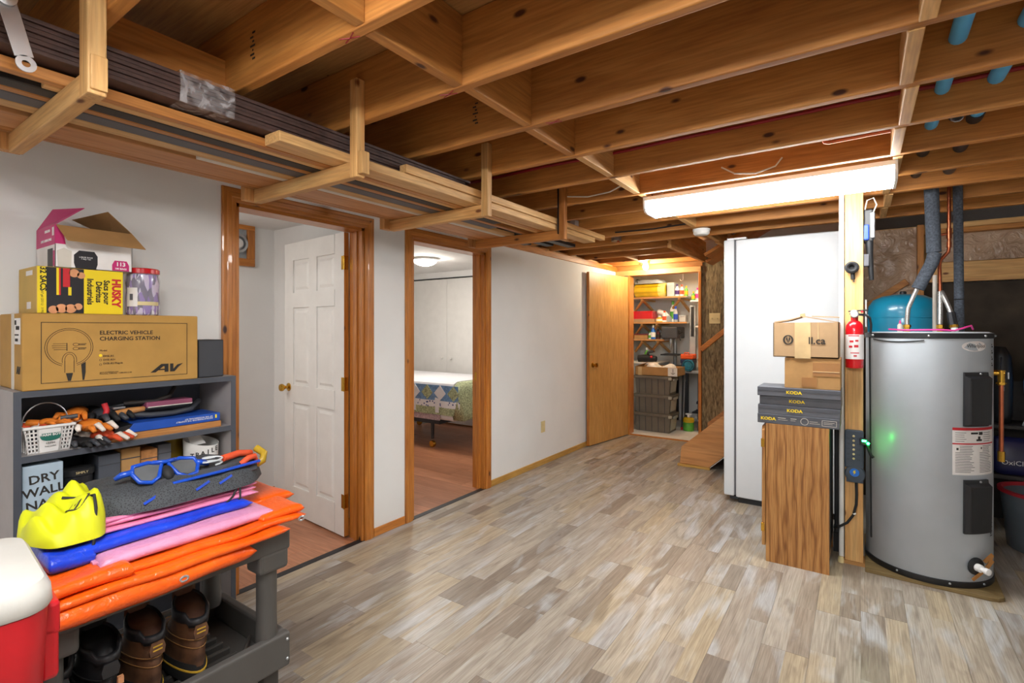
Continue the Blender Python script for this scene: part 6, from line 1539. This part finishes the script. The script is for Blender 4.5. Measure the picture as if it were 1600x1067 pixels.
mat('case yellow', 'd8b014', .45, var=.1); mat('gold pale', 'e6d27a', .5); mat('green', '5aa83a', .45, var=.2); mat('teal', '1f6f86', .45, var=.3, scale=30); mat('orange plastic', 'e0561c', .4); mat('maroon', '5e1420', .5); mat('steel', '9aa0a4', .3, .8)
t = thing('yellow_case', 'long rounded yellow bag on the topmost closet shelf', 'bag', (-2.5, 7.3, S1))
mk('body', MB().rings([[(x, 7.28 + .12 * s * math.cos(a), S1 + .105 + .1 * s * math.sin(a)) for a in [k * .3927 for k in range(16)]] for x, s in ((-2.76, .8), (-2.75, 1), (-2.35, 1), (-2.31, .95), (-2.29, .75))]), 'case yellow', t, smooth=True)
mk('end_cap', MB().rings([[(x, 7.28 + .123 * s * math.cos(a), S1 + .105 + .103 * s * math.sin(a)) for a in [k * .3927 for k in range(16)]] for x, s in ((-2.40, 1), (-2.34, 1), (-2.3, .95))]), 'gold pale', t, smooth=True)
for dz in (.07, .11, .15): mk('seam', MB().tube([(-2.75, 7.165, S1 + dz), (-2.36, 7.165, S1 + dz)], .003, 6), 'tub yellow', t)
t = thing('cloth_roll', 'grey-white cloth bundle lying on the yellow bag', 'cloth', (-2.5, 7.3, S1 + .2))
mk('cloth', lump(-2.78, -2.32, 7.18, 7.42, S1 + .2, lambda a, b: .06, 14, 18, 31, .015), 'plastic pale', t, smooth='all'); mk('strap', MB().tube([(-2.7, 7.17, S1 + .215), (-2.72, 7.2, S1 + .27), (-2.7, 7.4, S1 + .25)], .006, 6), 'black plastic', t)
item_box('shelf_bin', -2.26, -2.16, 7.15, S1, .19, .2, 'plastic pale', 'translucent grey bin next to the yellow bag', 'bin')
item_bottle('spray_bottle', -2.13, 7.2, S1, .03, .17, 'print white', 'bag purple', 'white bottle with a purple label on the topmost closet shelf')
item_bottle('spray_bottle', -2.06, 7.18, S1, .028, .16, 'label white', 'glove red', 'white and red bottle on the topmost closet shelf')
item_bottle('spray_bottle', -2.005, 7.2, S1, .026, .14, 'green', 'case yellow', 'green and yellow bottle at the right end of the topmost shelf')
item_box('red_box', -2.74, -2.46, 7.12, S2 + .045, .11, .25, 'red gloss', 'red metal box on the middle closet shelf', 'box')
item_box('cream_box', -2.74, -2.44, 7.11, S2, .042, .27, 'cardboard pale', 'flat cream box under the red metal box', 'box')
item_bottle('paint_pot', -2.37, 7.17, S2, .05, .085, 'case yellow', 'print white', 'small yellow pot on the middle closet shelf', 'pot')
t = thing('white_duct', 'bent white plastic elbow lying on the middle closet shelf', 'pipe', (-2.3, 7.25, S2))
mk('elbow', MB().tube([(-2.42, 7.3, S2 + .15), (-2.33, 7.25, S2 + .12), (-2.25, 7.2, S2 + .045)], .04, 14), 'print white', t, smooth=True); mk('collar', MB().tube([(-2.26, 7.205, S2 + .05), (-2.24, 7.19, S2 + .043)], .045, 14), 'plastic pale', t, smooth=True)
item_bottle('cleaner_bottle', -2.22, 7.3, S2, .04, .3, 'print white', 'green', 'tall white bottle with a green label on the middle closet shelf')
item_bottle('cleaner_bottle', -2.14, 7.16, S2, .03, .22, 'plastic pale', 'tool blue', 'clear bottle with a blue cap on the middle closet shelf')
item_box('shelf_tin', -2.09, -2.0, 7.15, S2, .09, .12, 'plastic pale', 'pale square tin at the right of the middle closet shelf', 'tin')
item_bottle('spray_can', -2.46, 7.16, S3, .033, .2, 'blue disc', 'print white', 'blue spray can on the lowest closet shelf', 'spray can')
item_box('tool_tray', -2.74, -2.54, 7.14, S3, .07, .22, 'cardboard', 'low brown tray on the lowest closet shelf', 'tray', 'maroon')
item_bottle('dark_bottle', -2.4, 7.2, S3, .03, .14, 'maroon', 'print dark', 'small dark red bottle on the lowest closet shelf')
item_box('black_tray', -2.8, -2.76, 7.15, S3, .06, .2, 'black plastic', 'narrow black tray at the left end of the lowest closet shelf', 'tray')
# bench at the right of the closet with the machine and tools
t = thing('workbench', 'grey metal workbench at the right side of the storage closet', 'workbench', (-1.85, 7.2, 0))
mk('top', B(-2.3, -1.31, 6.98, 7.68, .775, .81), 'plastic pale', t, bevel=.003)
for (x, y) in ((-1.96, 7.0), (-1.80, 7.0), (-2.28, 7.64), (-1.36, 7.0), (-1.36, 7.64)): mk('leg', B(x, x + .035, y, y + .035, .012, .775), 'metal dark', t)
mk('lower_shelf', B(-1.9, -1.33, 7.1, 7.66, .22, .24), 'metal dark', t)
t = thing('drill_press', 'black bench drill press below the closet shelves', 'machine', (-2.2, 7.25, .811))
mk('base', B(-2.33, -2.12, 7.15, 7.4, .811, .85), 'black plastic', t, bevel=.006); mk('column', MB().lathe(-2.2, 7.34, [(.028, .85), (.028, 1.3)], 16), 'steel', t, smooth=True)
mk('head', B(-2.30, -2.08, 7.02, 7.4, 1.24, 1.40), 'dark grey', t, bevel=.015); mk('motor', MB().lathe(-2.2, 1.32, [(.06, 7.40), (.06, 7.5)], 16, 'Y'), 'black plastic', t, smooth=True)
mk('chuck', MB().lathe(-2.19, 7.1, [(.02, 1.24), (.025, 1.2), (.018, 1.14), (.006, 1.05)], 14), 'steel', t, smooth=True)
for a in (20, 140, 260): mk('feed_handle', MB().tube([(-2.08, 7.1, 1.3), (-2.05, 7.1 + .09 * math.cos(R(a)), 1.3 + .09 * math.sin(R(a)))], .007, 8), 'metal dark', t)
mk('table', B(-2.32, -2.08, 7.05, 7.3, 1.0, 1.02), 'metal dark', t)
t = thing('orange_tool_case', 'orange and blue plastic case on the workbench', 'tool case', (-1.94, 7.1, .811))
mk('lower_half', B(-2.03, -1.86, 7.0, 7.2, .905, .96), 'bag navy', t, bevel=.008); mk('upper_half', B(-2.03, -1.86, 7.0, 7.2, .96, 1.03), 'orange plastic', t, bevel=.015); mk('handle', MB().tube([(-1.98, 7.0, 1.03), (-1.97, 7.0, 1.05), (-1.92, 7.0, 1.05), (-1.91, 7.0, 1.03)], .007, 8), 'orange plastic', t); mk('foot_block', B(-2.02, -1.87, 7.01, 7.19, .811, .905), 'bag navy', t)
t = thing('hose_reel', 'teal coiled hose in front of the orange tool case', 'hose', (-1.87, 6.93, .82))
for k in range(4): mk('coil', MB().tube([(-1.9 + .07 * math.cos(a), 6.90 + .012 * k, .885 + .07 * math.sin(a)) for a in [q * .3927 for q in range(16)]], .0065, 6, close=True), 'teal', t, smooth=True)
mk('hub', MB().lathe(-1.9, .885, [(.055, 6.90), (.055, 6.945)], 20, 'Y'), 'teal', t, smooth=True); mk('hanger', B(-1.93, -1.87, 6.945, 6.979, .80, .86), 'metal dark', t)
t = thing('vertical_pole', 'pale grey upright pole with a long black strip inside the storage doorway', 'pole', (-1.93, 6.96, 0))
mk('pole', B(-1.965, -1.885, 7.22, 7.28, .811, 1.70), 'plastic pale', t, bevel=.006); mk('black_strip', B(-1.945, -1.905, 7.21, 7.22, 1.27, 1.68), 'black plastic', t, bevel=.003)
item_bottle('wall_extinguisher', -1.745, 7.25, 1.42, .042, .28, 'red gloss', 'maroon', 'dark red fire extinguisher seen at the right edge of the storage doorway', 'fire extinguisher')
t = thing('small_shelf', 'small white shelf under the dark red extinguisher', 'shelf', (-1.7, 7.4, 1.38))
mk('board', B(-1.86, -1.31, 7.12, 7.69, 1.395, 1.418), 'sill white', t); mk('bracket', B(-1.6, -1.57, 7.2, 7.68, 1.37, 1.395), 'stud Y', t)
t = thing('small_shelf', 'small pale shelf under the green and yellow jars at the top right of the closet', 'shelf', (-1.7, 7.4, 1.7))
mk('board', B(-1.93, -1.31, 7.12, 7.69, 1.745, 1.768), 'sill white', t); mk('bracket', B(-1.6, -1.57, 7.2, 7.68, 1.72, 1.745), 'stud Y', t)
item_bottle('glass_jar', -1.85, 7.2, 1.769, .035, .17, 'plastic pale', 'wire pink', 'clear jar with a pink lid at the top right of the closet', 'jar')
item_bottle('glass_jar', -1.77, 7.22, 1.769, .04, .19, 'plastic pale', 'green', 'clear jar with green contents at the top right of the closet', 'jar')
item_bottle('glass_jar', -1.90, 7.17, 1.769, .025, .12, 'green', 'case yellow', 'small lime green jar at the top right of the closet', 'jar')
t = thing('garden_sprayer', 'yellow and green garden sprayer standing on the closet floor', 'sprayer', (-1.9, 6.93, .012))
mk('tank', MB().lathe(-1.9, 6.93, [(.065, .013), (.07, .02), (.07, .11), (.06, .125)], 24), 'green', t, smooth=True); mk('collar', MB().lathe(-1.9, 6.93, [(.06, .125), (.072, .13), (.072, .175), (.05, .19)], 24), 'case yellow', t, smooth=True); mk('pump', MB().lathe(-1.9, 6.93, [(.02, .19), (.02, .22), (.04, .225), (.04, .24), (.01, .245)], 16), 'print white', t, smooth=True)
mk('wand', MB().tube([(-1.84, 6.93, .15), (-1.8, 6.92, .22), (-1.77, 6.92, .15)], .006, 6), 'plastic pale', t, smooth=True)
for i, (x, c1, c2, w_) in enumerate(((-1.83, 'bag navy', 'print white', 'navy'), (-1.74, 'plastic pale', 'maroon', 'pale'), (-1.66, 'case pink', 'print dark', 'pinkish'))):
    item_bottle('storage_can', x, 7.2, .241, .038, .2, c1, c2, w_ + ' can on the lower shelf of the workbench', 'can')
t = thing('belt', 'dark red leather belt hanging on the left wall of the closet', 'belt', (-2.8, 6.95, .9))
mk('strap', MB().tube([(-2.70, 6.9, 1.30), (-2.68, 6.88, 1.1), (-2.69, 6.88, .98), (-2.74, 6.9, .94), (-2.78, 6.92, 1.05), (-2.76, 6.92, 1.3)], .02, 8, flat=.3), 'maroon', t, smooth=True); mk('hook', MB().tube([(-2.85, 6.92, 1.32), (-2.73, 6.91, 1.31)], .007, 8), 'brass', t)
t = thing('hanging_cloth', 'blue and white cloth hanging on the left closet wall', 'cloth', (-2.8, 6.9, 1.4))
mk('cloth', B(-2.83, -2.77, 6.85, 6.95, 1.42, 1.78).jitter(.01, 6, 2), 'sport blue', t, bevel=.01); mk('hook', MB().tube([(-2.85, 6.9, 1.79), (-2.8, 6.9, 1.78)], .007, 8), 'brass', t)
t = thing('bench_clutter', 'black power tool lying on the boxes below the lowest closet shelf', 'power tool', (-2.5, 7.0, .87))
mk('body', MB().tube([(-2.62, 7.0, .95), (-2.5, 7.0, .96), (-2.36, 7.0, .95)], [.05, .055, .04], 12), 'black plastic', t, smooth=True); mk('grip', MB().tube([(-2.5, 7.0, .96), (-2.47, 6.98, 1.04), (-2.4, 6.98, 1.06)], .02, 10), 'dark grey', t, smooth=True); mk('red_knob', MB().ball((-2.42, 6.96, .98), .02), 'red gloss', t, smooth=True)
t = thing('side_table', 'plain white low cabinet behind the totes carrying the black power tool', 'cabinet', (-2.55, 7.2, .012))
mk('body', B(-2.82, -2.34, 6.93, 7.5, .012, .88), 'plastic pale', t, bevel=.004); mk('top', B(-2.84, -2.33, 6.92, 7.51, .88, .9), 'sill white', t, bevel=.003)
item_bottle('green_spray', -2.55, 7.15, .901, .035, .2, 'green', 'print white', 'lime green spray bottle above the black power tool')
t = thing('ceiling_hook', 'white metal hook hanging under the storage header', 'hook', (-1.88, 6.6, 1.98))
mk('shank', MB().tube([(-1.88, 6.6, 2.10), (-1.88, 6.6, 2.02), (-1.885, 6.6, 2.0), (-1.9, 6.6, 1.992), (-1.915, 6.6, 2.0), (-1.918, 6.6, 2.015)], .006, 8), 'print white', t, smooth=True); mk('plate', B(-1.9, -1.86, 6.58, 6.62, 2.10, 2.11), 'print white', t)
struct('trim_storage_joist', B(-2.85, -1.3, 6.56, 6.64, 2.11, 2.2).box(-2.85, -1.3, 7.0, 7.04, 2.18, 2.43), 'stud X')

# more closet clutter
for i, (x, z, h, r, c1, c2, w_) in enumerate(((-2.8, S1, .14, .03, 'print white', 'tool blue', 'white bottle with a blue cap at the left end of the topmost closet shelf'),
        (-2.30, S2, .16, .03, 'label white', 'glove red', 'white bottle with a red cap in the middle of the middle closet shelf'),
        (-2.79, S2, .15, .03, 'tool blue', 'print white', 'blue bottle left of the red metal box'),
        (-2.33, S3, .12, .028, 'steel', 'black plastic', 'small steel can at the right end of the lowest closet shelf'),
        (-2.51, S3, .11, .025, 'print white', 'green', 'small white bottle with a green cap beside the blue spray can'))):
    item_bottle('shelf_bottle', x, 7.17, z, r, h, c1, c2, w_)
t = thing('hanging_bag', 'white plastic bag hanging at the lower left of the storage doorway', 'bag', (-2.78, 6.8, .75))
mk('bag', MB().rings([[(-2.76 + .05 * s * math.cos(a), 6.82 + .09 * s * math.sin(a), z) for a in [k * .3927 for k in range(16)]] for s, z in ((.5, .72), (1, .76), (1.05, .86), (.7, .95), (.25, 1.0))]).jitter(.012, 12, 3), 'print white', t, smooth='all'); mk('loop', MB().tube([(-2.76, 6.82, .99), (-2.79, 6.82, 1.05), (-2.85, 6.82, 1.06)], .006, 6), 'print white', t, smooth=True)
for i, (x, l_, lb) in enumerate(((-1.99, .78, 'dark long-handled pole leaning right of the stacked totes'), (-1.955, .7, 'thin black rod standing right of the stacked totes'))):
    t = thing('long_pole', lb, 'pole', (x, 6.93, .012))
    mk('shaft', MB().tube([(x, 6.93 + .0 * i, .013), (x + .012, 6.955, .013 + l_ - .05)], .011 - .003 * i, 8), 'metal dark', t, smooth=True); mk('tip', MB().tube([(x, 6.93, .013), (x, 6.93, .05)], .015, 8), 'red print', t, smooth=True)
item_box('bench_box', -1.80, -1.6, 7.02, .811, .16, .2, 'cardboard', 'brown cardboard box at the right end of the workbench')
